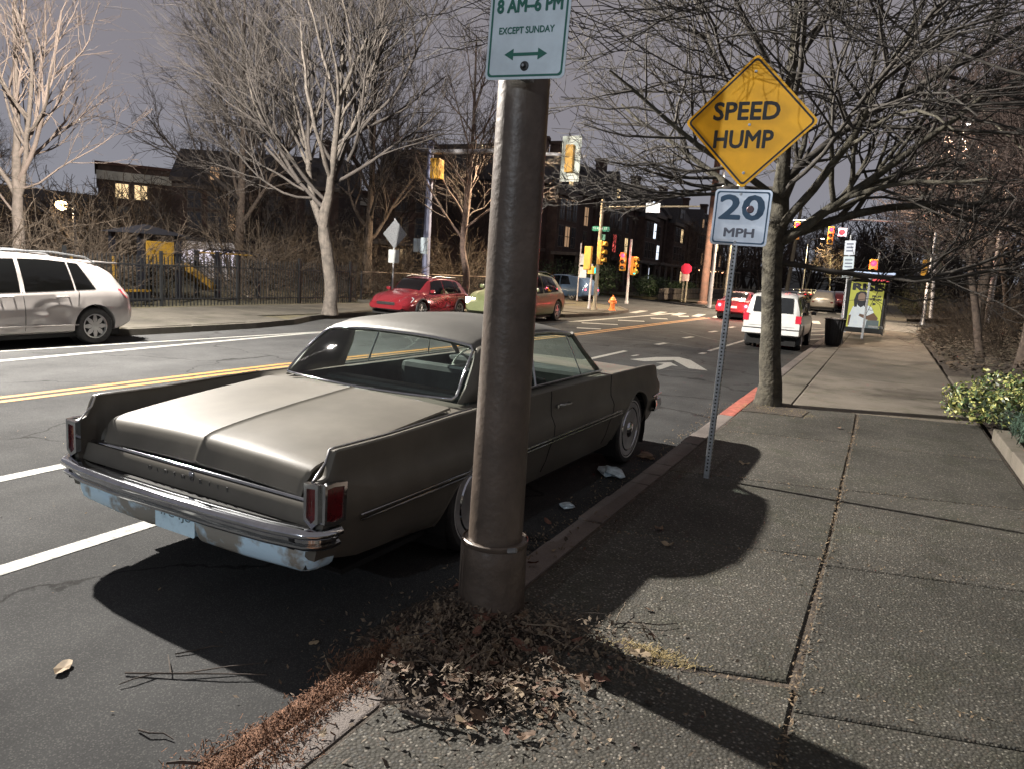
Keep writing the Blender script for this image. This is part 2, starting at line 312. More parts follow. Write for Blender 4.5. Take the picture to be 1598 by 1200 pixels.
# ---- near pavement: slabs set in a bed
bed = MB(); bed.box(-1.62, 1.32, -2.5, 34.6, -.02, .138)
pav = struct(bed.build('sidewalk', M_SOIL))
def slab(poly, m, z=.15, tilt=0., name='slab', par=None, thick=.05, inset=.003):
    c = Vector((sum(p[0] for p in poly) / len(poly), sum(p[1] for p in poly) / len(poly)))
    P = []
    for p in poly:
        d = (Vector(p) - c); q = Vector(p) - d.normalized() * inset * 1.4; P.append(q)
    n = len(P); tx, ty = rnd(-tilt, tilt), rnd(-tilt, tilt)
    def zz(q): return z + (q.x - c.x) * tx + (q.y - c.y) * ty
    top = [(q.x - (q.x - c.x) * .012, q.y - (q.y - c.y) * .012, zz(q)) for q in P]
    mid = [(q.x, q.y, zz(q) - .006) for q in P]; bot = [(q.x, q.y, z - thick) for q in P]
    b = MB(); b.add(top + mid + bot, [tuple(range(n))] + [(i, i + n, (i + 1) % n + n, (i + 1) % n) for i in range(n)] + [(i + n, i + 2 * n, (i + 1) % n + 2 * n, (i + 1) % n + n) for i in range(n)])
    o = b.build(name, m, par or pav)
    bm = bmesh.new(); bm.from_mesh(o.data); bmesh.ops.recalc_face_normals(bm, faces=bm.faces)
    bm.faces.ensure_lookup_table()
    if bm.faces[0].normal.z < 0: bmesh.ops.reverse_faces(bm, faces=bm.faces)
    bm.to_mesh(o.data); bm.free()
    return o
SK = .27
XL, XM, XR = -1.46, -.12, 1.30
def row(ys, x0, x1, m, tilt=.002):
    for a, b in zip(ys, ys[1:]):
        slab([(x0, a + SK * x0), (x1, a + SK * x1), (x1, b + SK * x1), (x0, b + SK * x0)], m, tilt=tilt)
row([-2.2, -.4, 1.3, 3.08], XL, XM - .006, M_AGG)
slab([(XL, 3.10 + SK * XL), (XM - .036, 3.115 + SK * XM), (XM - .012, 4.75 + SK * XM), (XL, 4.75 + SK * XL)], M_AGG, tilt=.002)   # this slab has shifted, leaving an open joint
row([4.75, 6.46], XL, XM - .006, M_AGG); row([6.46, 8.6], XL, XM - .012, M_AGG)
slab([(XL, 8.6 + SK * XL), (XM - .008, 8.6 + SK * XM), (XM - .03, 10.72 + SK * XM), (XL, 10.72 + SK * XL)], M_AGG, tilt=.003)
row([-2.2, -.4, 1.3, 2.9, 4.62, 6.50, 8.45, 10.72], XM + .006, XR, M_AGG)
CR = 1.30
def row2(ys, x0, x1):
    for a, b in zip(ys, ys[1:]):
        f = lambda x, y: y + SK * x * max(0, 1 - (y - 10.7) / 9)
        slab([(x0, f(x0, a)), (x1, f(x1, a)), (x1, f(x1, b)), (x0, f(x0, b))], M_CON, tilt=.003)
row2([10.73, 13.2, 15.9, 18.6, 21.4, 24.4, 27.6, 31, 34.5], -1.46, -.98)
row2([10.73, 14.9, 18.7, 22.6, 26.6, 30.6, 34.5], -.96, CR)
# kerb stones
K = thing('kerb', kind='structure')
y = -2.6; i = 0
while y < 34:
    L = rnd(1.2, 2.2) if y < 11 else 2.6
    if 3.0 < y < 7.3: L = rnd(.3, .6)
    x = -1.48 if y < 11 else -1.48 + .02 * 0
    b = MB(); dz = rnd(-.006, .006); dx = rnd(-.008, .008)
    b.box(-1.655 + dx, x, y + .004, y + L - .004, -.02, .145 + dz)
    mk = M_KERB
    if 9.2 < y < 11.3: mk = mat('kerb_red', (.30, .085, .06), .8, var=.3, scale=12, bump=.3)
    b.build('kerb_stone', mk, K, bevel=.012); y += L
for k in range(18):
    a = k * 7.0 + 54; b = MB(); b.box(-1.65, -1.48, a, a + 6.95, -.02, .145); b.build('kerb_stone', M_CON, K)
# far kerb with the bump-out round the tree
FK = thing('far_kerb', kind='structure')
fpath = [(-13.95, -10), (-13.95, 8.3), (-13.4, 8.75), (-12.86, 8.95), (-12.8, 10.6), (-12.82, 12.4), (-13.1, 13.9), (-13.6, 15.0), (-13.95, 16.0), (-13.95, 21), (-12.6, 23.4), (-10.75, 25.8), (-10.35, 29.7), (-10.8, 33.7), (-12.1, 36.3), (-14.5, 38.4), (-20, 40.7), (-60, 57)]
inner = []
for j, p in enumerate(fpath):
    a = Vector(fpath[max(j - 1, 0)]); b = Vector(fpath[min(j + 1, len(fpath) - 1)]); t = (b - a).normalized(); inner.append(Vector(p) + Vector((-t.y, t.x)) * .16)
for (p, q, pi, qi) in zip(fpath, fpath[1:], inner, inner[1:]):
    n = max(1, int((Vector(q) - Vector(p)).length / 2.2))
    for s in range(n):
        a0, a1 = s / n, (s + 1) / n - .003
        L4 = [Vector(p).lerp(Vector(q), a0), Vector(p).lerp(Vector(q), a1), pi.lerp(qi, a1), pi.lerp(qi, a0)]
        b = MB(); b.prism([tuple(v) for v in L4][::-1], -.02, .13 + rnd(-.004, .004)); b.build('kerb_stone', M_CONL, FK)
# far pavement
FP = MB(); FP.prism([(-17.3, -10)] + [tuple(p) for p in [inner[0]] + inner[1:16]] + [(-17.3, 39.7)], -.02, .105)
fp = struct(FP.build('far_sidewalk', M_GRASS))
ys = [-8, -5.5, -3, -.5, 2, 4.5, 7, 9.5, 12, 14.6, 17.2, 19.8, 22.4, 25, 27.6, 30.2, 32.8, 35.4]
for a, b in zip(ys, ys[1:]):
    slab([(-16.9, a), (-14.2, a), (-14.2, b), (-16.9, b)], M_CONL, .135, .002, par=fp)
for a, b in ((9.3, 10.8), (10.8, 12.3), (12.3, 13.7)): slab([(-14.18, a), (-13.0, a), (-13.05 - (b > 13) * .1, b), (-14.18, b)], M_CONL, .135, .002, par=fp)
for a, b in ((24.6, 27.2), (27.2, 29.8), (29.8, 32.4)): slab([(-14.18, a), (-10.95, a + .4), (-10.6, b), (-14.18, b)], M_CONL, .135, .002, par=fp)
# island lawn and pavement across the side street, stone retaining walls
isl = MB(); isl.prism([(-11.1, 53.6), (-11.1, 160), (-60, 160), (-60, 74)], -.02, .12); isl = struct(isl.build('far_corner_lawn', M_GRASS))
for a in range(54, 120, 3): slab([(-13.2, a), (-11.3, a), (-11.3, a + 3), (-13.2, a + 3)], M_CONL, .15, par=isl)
bank = MB(); bank.grid([[(1.36, y, .13 + (0 if 13 < y < 18 else .01 + .03 * math.sin(y * 3))), (1.9, y, .13 if 13 < y < 18 else .22 + .04 * math.sin(y * 2.1)), (3.5, y, .14 if 13 < y < 18 else .55 + .08 * math.sin(y)), (7, y, 1.0), (30, y, 1.6)] for y in np.arange(-3, 37, .8)])
struct(bank.build('planted_bank', M_SOIL, smooth=60))
bank2 = MB(); bank2.grid([[(1.4, y, .14), (3.0, y, .3), (9, y, .9), (60, y, 2.0)] for y in np.arange(52, 300, 8.)]); struct(bank2.build('far_bank', M_SOIL, smooth=60))
sw2 = MB(); sw2.box(-1.47, 1.38, 52.5, 200, -.02, .148); struct(sw2.build('far_right_sidewalk', M_CON))
# low edging wall at the right
EW = thing('edging_wall', 'low grey concrete edging wall beside the pavement under the shrubs', 'wall', (0, 0, 0))
for k in range(6):
    b = MB(); b.prism([(1.34 , 1.5 + k * 1.45), (1.50, 1.5 + k * 1.45), (1.50, 2.94 + k * 1.45), (1.34, 2.94 + k * 1.45)], .0, .27 + rnd(-.01, .01)); b.build('wall_block', M_CON, EW, bevel=.01)
slab([(1.34, 13.4), (3.3, 13.8), (3.3, 17.6), (1.34, 17.2)], M_CON, z=.165)
# ------------------------------------------------------------------ foreground pole and parking sign
P1 = thing('lamp_post', 'thick brown steel pole rising out of the leaf pile before the beige car', 'pole', (-1.485, 2.92, .12))
b = MB(); b.lathe([(.128, .32), (.126, .6), (.118, 1.3), (.110, 2.5), (.098, 5), (.08, 9)], 40); b.build('shaft', M_POLE, P1, 60)
b = MB(); b.lathe([(.160, -.05), (.157, .1), (.152, .3), (.149, .40), (.147, .405), (.126, .408)], 40); b.build('base_sleeve', M_POLE, P1, 40)
b = MB(); b.lathe([(.1515, .385), (.156, .39), (.156, .408), (.150, .412)], 40, closed=True); b.build('collar', M_POLE, P1, 50)
b = MB(); b.tube([(-.155, -.03, .05), (-.155, -.03, .38)], .012, 6); b.tube([(-.10, -.115, .04), (-.10, -.113, .38)], .006, 6); b.build('sleeve_seam', M_POLE, P1, 40)
b = MB(); b.tube([(.12, -.1, .4), (.16, -.1, .412)], .012, 6); b.build('collar_tab', M_STEEL, P1)

M_SGNW = mat('sign_white', (.60, .70, .75), .32, .35, var=.10, scale=7)
M_SGNG = mat('sign_green', (.005, .12, .085), .4, var=.1)
PS = thing('parking_sign', 'white parking sign with green lettering and double arrow strapped to the brown pole', 'sign', (-1.405, 2.755, 2.525), ry=-.03 + .06)
def rrect(w, h, r, n=5):
    P = []
    for cx, cz, a0 in ((w / 2 - r, r, -PI / 2), (w / 2 - r, h - r, 0), (-w / 2 + r, h - r, PI / 2), (-w / 2 + r, r, PI)):
        for k in range(n + 1):
            a = a0 + PI / 2 * k / n; P.append((cx + r * math.cos(a), cz + r * math.sin(a)))
    return P
RX = Matrix.Rotation(PI / 2, 4, 'X')     # plan xy -> xz plane, local z -> -y
def plate(name, w, h, r, m, parent, y=0., th=.003, x=0, z=0, pts=None):
    b = MB(); p = pts or rrect(w, h, r); b.prism([(a + x, c + z) for a, c in p], -y, -y + th, RX); return b.build(name, m, parent)
def ring(name, w, h, r, t, m, parent, y, th=.0012, x=0, z=0):
    o = rrect(w, h, r); i = [(a * (w - 2 * t) / w, t + c * (h - 2 * t) / h) for a, c in o]; n = len(o)
    V = [RX @ Vector((a + x, c + z, -y)) for a, c in o + i] + [RX @ Vector((a + x, c + z, -y + th)) for a, c in o + i]
    F = []
    for k in range(n):
        l = (k + 1) % n; F += [(k, l, n + l, n + k)[::-1], (2 * n + k, 2 * n + l, 3 * n + l, 3 * n + k), (k, l, 2 * n + l, 2 * n + k), (n + k, 3 * n + k, 3 * n + l, n + l)]
    b = MB(); b.add(V, F); return b.build(name, m, parent)
plate('sign_panel', .355, .475, .022, M_SGNW, PS, 0)
ring('green_border', .335, .455, .016, .008, M_SGNG, PS, -.0032, z=.010)
text('hours_lettering', '8 AM\u20136 PM', .052, M_SGNG, PS, (0, -.0045, .277), width=.29, bold=.0025)
text('days_lettering', 'EXCEPT SUNDAY', .026, M_SGNG, PS, (-.005, -.0045, .185), width=.245, bold=.0006)
b = MB(); b.prism([(-.095, .095), (-.055, .117), (-.055, .101), (.055, .101), (.055, .117), (.095, .095), (.055, .073), (.055, .089), (-.055, .089), (-.055, .073)], .0032, .0048, RX); b.build('double_arrow', M_SGNG, PS)
for z, nm in ((.05, 'bolt'), (.43, 'bolt')):
    b = MB(); b.lathe([(.019, 0), (.018, .004), (.009, .006), (.009, .012), (.006, .014)], 16, Matrix.Translation((0, -.003, z)) @ RX); b.build(nm, M_DARK if 0 else M_BLACK, PS, 30)
    b = MB(); b.lathe([(.006, 0), (.0055, .003)], 10, Matrix.Translation((0, -.017, z)) @ RX); b.build('bolt_tip', M_STEEL, PS.children[-1])
for z0, z1 in ((.36, .50), (0, .1)): b = MB(); b.box(-.02, .02, .001, .055, z0, z1); b.build('bracket', M_STEEL, PS)

# ------------------------------------------------------------------ speed hump sign post
M_SY = mat('sign_yellow', (.95, .45, .002), .42, .25, var=.08, scale=5)
M_SB = mat('sign_black', (.008, .008, .009), .5, var=.1)
M_SBL = mat('sign_letter_blue', (.03, .085, .16), .5, var=.1)
M_SW2 = mat('sign_face_white', (.72, .78, .86), .30, .35, var=.08, scale=6)
SP = thing('speed_hump_signpost', 'perforated steel signpost with a yellow SPEED HUMP diamond above a 20 MPH plate', 'signpost', (-1.14, 6.06, .12), ry=.014)
b = MB(); b.box(-.0225, .0225, -.0225, .0225, 0, 3.32); b.build('post', M_STEEL, SP, bevel=.004)
b = MB()
for k in range(72):
    z = .10 + k * .03
    if z > 1.95: break
    b.lathe([(.0075, 0), (.0075, .001)], 8, Matrix.Translation((0, -.0226, z)) @ RX)
    b.lathe([(.0075, 0), (.0075, .001)], 8, Matrix.Translation((.0226, 0, z)) @ Matrix.Rotation(PI / 2, 4, 'Y'))
stuff(b.build('post_holes', M_DARK, SP))
def diamond(c, hw, r=.035, sq=1.):
    P = []
    for k in range(4):
        a = -PI / 2 + k * PI / 2; tip = Vector((math.cos(a), math.sin(a))) * (hw - r * 1.414)
        for j in range(5):
            q = a - PI / 4 + PI / 2 * j / 4; P.append(((c[0] + tip.x + r * math.cos(q)), c[1] + tip.y + r * math.sin(q)))
    return P
D = thing('diamond', None); D.parent = SP
hz = 2.875; hx = -.0
def part_of(name, m, pts, y0, y1, par): b = MB(); b.prism(pts, y0, y1, RX); return b.build(name, m, par)
bpy.data.objects.remove(D)
dm = part_of('diamond_panel', M_SY, diamond((hx, hz), .50), .030, .034, SP); dm['label'] = 'yellow SPEED HUMP diamond'
o1 = diamond((hx, hz), .478, .03); i1 = diamond((hx, hz), .458, .022); n = len(o1)
b = MB(); b.add([RX @ Vector((a, c, z)) for z in (.034, .0352) for a, c in o1 + i1], [q for k in range(n) for l in [(k + 1) % n] for q in ((2 * n + k, 2 * n + l, 3 * n + l, 3 * n + k), (k, 2 * n + k, 2 * n + l, l), (n + k, n + l, 3 * n + l, 3 * n + k))]); b.build('black_border', M_SB, dm)
text('lettering', 'SPEED', .135, M_SB, dm, (-.035, -.0352, hz + .075), width=.50, bold=.005)
text('lettering', 'HUMP', .135, M_SB, dm, (-.035, -.0352, hz - .135), width=.45, bold=.005)
mp = plate('speed_plate', .435, .43, .03, M_SW2, SP, -.030, x=.02, z=1.94); mp['label'] = 'white 20 MPH plate'
ring('blue_border', .405, .40, .022, .011, M_SBL, mp, -.0332, x=.02, z=1.955)
text('numerals', '20', .19, M_SBL, mp, (.02, -.0345, 2.222), width=.35, bold=.007)
text('lettering', 'MPH', .068, mat('sign_letter_grey', (.12, .13, .17), .5, var=.1), mp, (.02, -.0345, 2.035), width=.235, bold=.003)
for (x, z, q) in ((0, hz + .37, dm), (0, hz - .02, dm), (0, hz - .38, dm), (.0, 2.335, mp), (0, 1.965, mp), (.085, 2.22, mp)):
    b = MB(); rr = .012 if x == 0 else .030
    b.lathe([(rr, 0), (rr * .8, .006)], 14, Matrix.Translation((x, -.0335, z)) @ RX); b.build('bolt', M_STEEL if x == 0 else mat('washer', (.12, .08, .09), .5, .4, var=.2), q, 30)

# ------------------------------------------------------------------ the old beige coupe
CAR = thing('vintage_coupe', 'beige two-door 1960s hardtop coupe with tail fins parked at the kerb behind the brown pole', 'car', (-3.088, 2.298, 0), -.035)
def itp(y, tab):
    ys = [t[0] for t in tab]
    return float(np.interp(y, ys, [t[1] for t in tab]))
def smooth_itp(y, tab):   # monotone-ish cubic through the table
    ys = [t[0] for t in tab]; vs = [t[1] for t in tab]
    if y <= ys[0]: return vs[0]
    if y >= ys[-1]: return vs[-1]
    i = max(k for k in range(len(ys)) if ys[k] <= y); h = ys[i + 1] - ys[i]; t = (y - ys[i]) / h
    def sl(k):
        if k == 0: return (vs[1] - vs[0]) / (ys[1] - ys[0])
        if k == len(ys) - 1: return (vs[-1] - vs[-2]) / (ys[-1] - ys[-2])
        a = (vs[k] - vs[k - 1]) / (ys[k] - ys[k - 1]); c = (vs[k + 1] - vs[k]) / (ys[k + 1] - ys[k])
        return 0 if a * c <= 0 else 2 * a * c / (a + c)
    m0, m1 = sl(i) * h, sl(i + 1) * h
    return (2 * t**3 - 3 * t * t + 1) * vs[i] + (t**3 - 2 * t * t + t) * m0 + (-2 * t**3 + 3 * t * t) * vs[i + 1] + (t**3 - t * t) * m1
DECK = [(.18, .535), (.29, .555), (.325, .70), (.37, .750), (.5, .79), (.7, .824), (1.0, .856), (1.5, .908), (1.62, .924), (3.9, .925), (4.1, .92), (4.7, .895), (5.1, .845), (5.2, .79)]
FIN = [(.18, .765), (.245, .785), (.282, .870), (.296, .897), (.32, .901), (.60, .901), (1.5, .925), (2.2, .925), (3.9, .922), (4.6, .915), (4.98, .895), (5.12, .865), (5.2, .80)]
WID = [(.18, .982), (.5, .990), (2.0, 1.0), (4.2, 1.0), (4.9, .985), (5.2, .93)]
BOT = [(.18, .40), (.45, .33), (.9, .26), (1.4, .22), (4.5, .22), (5.2, .32)]
def body_prof(y):
    d = smooth_itp(y, DECK); f = smooth_itp(y, FIN); w = itp(y, WID); bt = itp(y, BOT)
    dip = itp(y, [(.18, .05), (.6, .055), (1.6, .008), (4.0, .0), (5.2, 0)])
    P = [(0, d - .012), (.4, d - .015), (.74, d - .022), (.785, d - .026 - dip * .3), (.83, d - dip - .02), (.87, d - dip - .012), (.895, min(f - .012, d - dip + .03)),
         (.908, f - .006), (.914, f), (.934, f + .001), (.945, f - .006), (.948, f - .03), (.950, max(.80, (f + .70) / 2) if f > .85 else f - .05), (.957, min(.745, f - .06)), (.978, min(.705, f - .08)), (.993, min(.672, f - .1)), (.994, .60), (.980, .555), (.962, .50), (.938, .40), (.900, .31), (.86, bt + .02), (.82, bt)]
    return [(x * w, max(z, bt) if i < 22 else z) for i, (x, z) in enumerate(P)]
ysb = [.25, .36, .18, .19, .20, .22, .245, .27, .282, .295, .305, .32, .26, .29, .33, .40, .5, .7, 1.0, 1.3, 1.5, 1.62, 1.8, 2.2, 2.7, 3.2, 3.7, 3.9, 4.1, 4.3, 4.5, 4.7, 4.85, 4.95, 5.05, 5.12, 5.17, 5.2]
b = MB(); G = []; ysb = sorted(set(ysb))
for y in ysb:
    p = body_prof(y); G.append([(-x, y, z) for x, z in p[::-1]] + [(x, y, z) for x, z in p[1:]])
b.grid(G); m_ = len(G[0]); b.f.append(tuple(range(m_))[::-1]); b.f.append(tuple((len(G) - 1) * m_ + j for j in range(m_)))
b.f += [((i + 1) * m_, (i + 1) * m_ + m_ - 1, i * m_ + m_ - 1, i * m_) for i in range(len(G) - 1)]
body = b.build('body', M_PAINT, CAR)
bm = bmesh.new(); bm.from_mesh(body.data); bmesh.ops.recalc_face_normals(bm, faces=bm.faces); bm.to_mesh(body.data); bm.free()
cut = []
for s in (-1, 1):
    for (cy, r_, cz) in ((4.36, .405, .30), (1.60, .385, .26)):
        q = MB(); q.lathe([(r_, 0), (r_, .42)], 40, Matrix.Translation((s * .62 if s > 0 else -1.04, cy, cz)) @ Matrix.Rotation(PI / 2, 4, 'Y')); cut.append(q.build('c', M_DARK))
q = MB(); q.box(-.76, .76, 1.66, 3.92, .33, 1.2); cut.append(q.build('c', M_DARK))
carve(body, cut)
wells = MB()
for s in (-1, 1):
    for cy, r_, cz in ((4.36, .41, .30), (1.60, .39, .26)):
        V = [(s * .60, cy + r_ * math.cos(a), max(.12, cz + r_ * math.sin(a))) for a in np.linspace(-.4, PI + .4, 15)] + [(s * .945, cy + (r_ - .006) * math.cos(a), max(.12, cz + (r_ - .006) * math.sin(a))) for a in np.linspace(-.4, PI + .4, 15)]
        wells.add(V, [(i, i + 1, 16 + i, 15 + i) for i in range(14)] + [tuple(range(15))])
wells.box(-.8, .8, .5, 5.0, .19, .22); wells.box(-.86, .86, .19, .5, .34, .50); wells.box(-.82, .82, .252, .30, .50, .653); wells.box(-.86, .86, .112, .20, .464, .54); wells.build('underbody', M_DARK, CAR)  # underbody, plus unseen dark boxes added to block light leaking past the bumper
# wheel arch lips
for s in (1, -1):
    for cy, r_, cz in ((4.36, .405, .30), (1.60, .385, .26)):
        b = MB(); P_ = []
        for a in np.linspace(.0, PI, 21):
            y_, z_ = cy + r_ * math.cos(a), cz + r_ * math.sin(a); pr = body_prof(y_)[11:][::-1]
            P_.append((s * (float(np.interp(z_, [q[1] for q in pr], [q[0] for q in pr])) + .001), y_, z_))
        b.tube(P_, .009, 6); b.build('wheel_arch_trim', M_PAINT, CAR, 60)
# trunk lid with rear drop and centre crease
LID = [(1.47, .911), (1.3, .896), (1.0, .870), (.7, .838), (.5, .812), (.40, .796), (.355, .785), (.328, .772), (.312, .752), (.298, .72), (.282, .68), (.272, .655)]
b = MB(); G = []
for y, z in [(1.47, .896)] + LID + [(.275, .645)]:
    r_ = []
    for x in (-.775, -.768, -.74, -.5, -.25, -.03, -.012, 0, .012, .03, .25, .5, .74, .768, .775):
        ax = abs(x); cr = .018 * (1 - (ax / .775) ** 2); cc = .010 * max(0, 1 - ax / .018) if ax < .02 else 0
        edge = -.012 if ax > .77 else (-.002 if ax > .76 else 0)
        yy = y - (.02 * (ax / .775) ** 2 if y < .5 else 0)
        r_.append((x * (1 - .02 * (y < .3)), yy, z + (cr if y > .2 else cr * .3) + cc + edge + (.006 if y > .2 else 0)))
    G.append(r_)
b.grid(G); lid = b.build('trunk_lid', M_PAINT, CAR, 35)
b = MB(); b.tube([(x, .255 + .0 * (x / .9) ** 2, .646) for x in np.linspace(-.86, .86, 21)], .013, 8, ell=.9); b.build('chrome_strip', M_CHROME, CAR, 60)
b = MB(); b.tube([(-.74, 1.50, .906), (-.5, 1.50, .918), (0, 1.50, .924), (.5, 1.50, .918), (.70, 1.50, .906), (.735, 1.46, .90)], .004, 6); b.build('lid_seam_trim', M_DCHROME, CAR, 60)
# tail panel with raised letters and lock
b = MB(); b.grid([[(x, .165 + dy, z) for x in np.linspace(-.88, .88, 15)] for dy, z in ((.075, .640), (.066, .63), (.058, .61), (.050, .585), (.040, .545))]); tp = b.build('tail_panel', M_PAINT, CAR, 50)
M_LET = mat('badge_letter', (.10, .10, .10), .35, .6, var=.2)
for k, ch in enumerate('OLDSMOBILE'): text('badge_letter', ch, .026, M_LET, tp, (-.30 + k * .067, .219, .603), ext=.002, bold=0)
b = MB(); b.lathe([(.018, 0), (.018, .01), (.010, .016), (.004, .016)], 16, Matrix.Translation((.02, .235, .624)) @ RX); b.build('trunk_lock', M_CHROME, tp, 40)
# bumper
def sweep(b, path, prof):
    n = len(path); G = []
    for i, p in enumerate(path):
        a = Vector(path[max(i - 1, 0)]); c = Vector(path[min(i + 1, n - 1)]); t = (c - a).normalized(); nn = Vector((t.y, -t.x))
        G.append([(p[0] + nn.x * o, p[1] + nn.y * o, z) for o, z in prof])
    b.grid(G); return b
bp_ = [(-.952, .27), (-.952, .235), (-.945, .205), (-.925, .178), (-.90, .155), (-.7, .12), (-.35, .10), (0, .095), (.35, .10), (.7, .12), (.90, .155), (.925, .178), (.945, .205), (.952, .235), (.952, .27)]
b = MB(); sweep(b, bp_, [(-.03, .560), (.035, .565), (.050, .560), (.060, .548), (.060, .533), (.048, .522), (.030, .514), (.030, .500), (.044, .490), (.044, .478), (.028, .464), (.0, .456), (-.03, .46)])
b.build('rear_bumper', M_CHROME, CAR, 50)
# lower valance, patched with pale primer on the left
M_VAL = mat('primer_patches', (.52, .70, .82), .6, .0, scale=3.2, col2=(.25, .235, .20), bump=.1, bscale=60, lo=.42, hi=.50, detail=5)
b = MB(); sweep(b, [(-.90, .33), (-.895, .25), (-.875, .20), (-.83, .168), (-.5, .135), (-.20, .13), (-.14, .16), (.14, .16), (.20, .13), (.5, .135), (.83, .168), (.875, .20), (.895, .25), (.90, .33)], [(.0, .462), (.012, .44), (.008, .39), (-.008, .345), (-.03, .325), (-.06, .325)])
b.build('rear_valance', M_VAL, CAR, 50)
b = MB(); b.prism(rrect(.305, .145, .012), -.148, -.143, RX); lp = b.build('licence_plate', mat('plate_face', (.62, .82, .92), .5, scale=22, col2=(.48, .66, .76), lo=.3, hi=.5), CAR); lp.location.z = .335; lp.rotation_euler.x = .0
text('plate_characters', '47C 1JU', .045, mat('plate_ink', (.10, .15, .17), .6, var=.2), lp, (0, .1415, .095), width=.25)
# taillights in chrome bezels
for s in (-1, 1):
    b = MB(); t_ = thing('t'); 
    bz = MB(); c0 = (s * .80, .20); 
    pts = [(s * .885, .745), (s * .936, .75), (s * .938, .61), (s * .915, .585), (s * .885, .61)]
    out_ = [(s * .868, .768), (s * .952, .77), (s * .955, .595), (s * .92, .562), (s * .868, .595)]
    bpy.data.objects.remove(t_)
    V = [(x, .19, z) for x, z in out_] + [(x, .160, z) for x, z in out_] + [(x, .160, z) for x, z in pts] + [(x, .176, z) for x, z in pts]
    F = [(g_ * 5 + k, g_ * 5 + (k + 1) % 5, (g_ + 1) * 5 + (k + 1) % 5, (g_ + 1) * 5 + k) for g_ in range(3) for k in range(5)]
    bz.add(V, F)
    # side wrap
    o2 = [(.175, .77), (.23, .775), (.305, .768), (.30, .585), (.23, .572), (.175, .59)]; i2 = [(.188, .752), (.23, .757), (.288, .75), (.284, .603), (.23, .592), (.188, .605)]
    sx = s * .957
    cf = lambda y, k=0: s * (.984 + (y - .18) * .10 + k)
    V = [(cf(y, -.03), y, z) for y, z in o2] + [(cf(y), y, z) for y, z in o2] + [(cf(y), y, z) for y, z in i2] + [(cf(y, -.012), y, z) for y, z in i2]
    bz.add(V, [(g_ * 6 + k, g_ * 6 + (k + 1) % 6, (g_ + 1) * 6 + (k + 1) % 6, (g_ + 1) * 6 + k) for g_ in range(3) for k in range(6)])
    z_ = bz.build('taillight_bezel', M_CHROME, CAR, 30)
    l = MB(); l.add([(x, .174, z) for x, z in pts] + [(s * .912, .168, .68)], [(k, (k + 1) % 5, 5) for k in range(5)]); l.add([(cf(y, -.006), y, z) for y, z in i2], [tuple(range(6))])
    l.build('taillight_lens', M_RED, z_)
# fin edge trims, side trim, door handle, seams
for s in (1, -1):
    b = MB(); b.tube([(s * (.905) * itp(y, WID), y, smooth_itp(y, FIN) + .003) for y in [.19, .20, .27, .295, .32, .40, .7, 1.1, 1.5]], .006, 6); b.build('fin_edge_trim', M_DCHROME, CAR, 60)
for s in (1, -1):
    b = MB()
    for dz in (.012, -.012): b.tube([(s * (.996 * itp(y, WID)), y, .560 + dz * (1 if y < 4 else .5) + .02 * (y - .4) / 4) for y in np.linspace(.42, 3.92, 14)], .006, 6)
    b.tube([(s * .99, 4.80, .60), (s * .975, 5.1, .61)], .008, 6); b.build('side_trim', M_CHROME, CAR, 60)
for s in (1, -1):
    for yy in (2.52, 3.70):
        b = MB(); pr = [(x + .0015, z) for x, z in body_prof(yy)[10:21]]
        b.tube([(s * x, yy, z) for x, z in pr], .0035, 4); b.build('panel_seam', M_DARK, CAR)
for s in (1, -1):
    b = MB(); b.tube([(s * .955, 2.66, .80), (s * .985, 2.67, .802), (s * .985, 2.80, .802), (s * .955, 2.81, .80)], .009, 6); b.tube([(s * .957, 2.60, .80), (s * .975, 2.60, .80)], .014, 10); b.build('door_handle', M_CHROME, CAR, 50)
# wheels
def tyre(b, R, w, M): b.lathe([(R * .66, -w / 2 * .8), (R * .80, -w / 2 * .98), (R * .93, -w / 2), (R * .985, -w / 2 * .8), (R, -w / 2 * .5), (R, w / 2 * .5), (R * .985, w / 2 * .8), (R * .93, w / 2), (R * .80, w / 2 * .98), (R * .66, w / 2 * .8)], 40, M, closed=True)
for s in (1, -1):
    for cy in (4.36, 1.60):
        Mx = Matrix.Translation((s * .84, cy, .335)) @ Matrix.Rotation(s * PI / 2, 4, 'Y')
        w_ = MB(); tyre(w_, .335, .19, Mx); wo = w_.build('wheel', M_RUB, CAR, 40)
        q = MB(); q.lathe([(.262, .088), (.266, .0955), (.274, .0955), (.278, .088)], 40, Mx); q.build('whitewall', mat('whitewall', (.45, .44, .42), .6, var=.2), wo, 50)
        q = MB(); q.lathe([(.205, .07), (.215, .085), (.200, .095), (.185, .078), (.12, .070), (.085, .082), (.07, .10), (.03, .108)], 36, Mx); q.build('hubcap', M_CHROME, wo, 50)
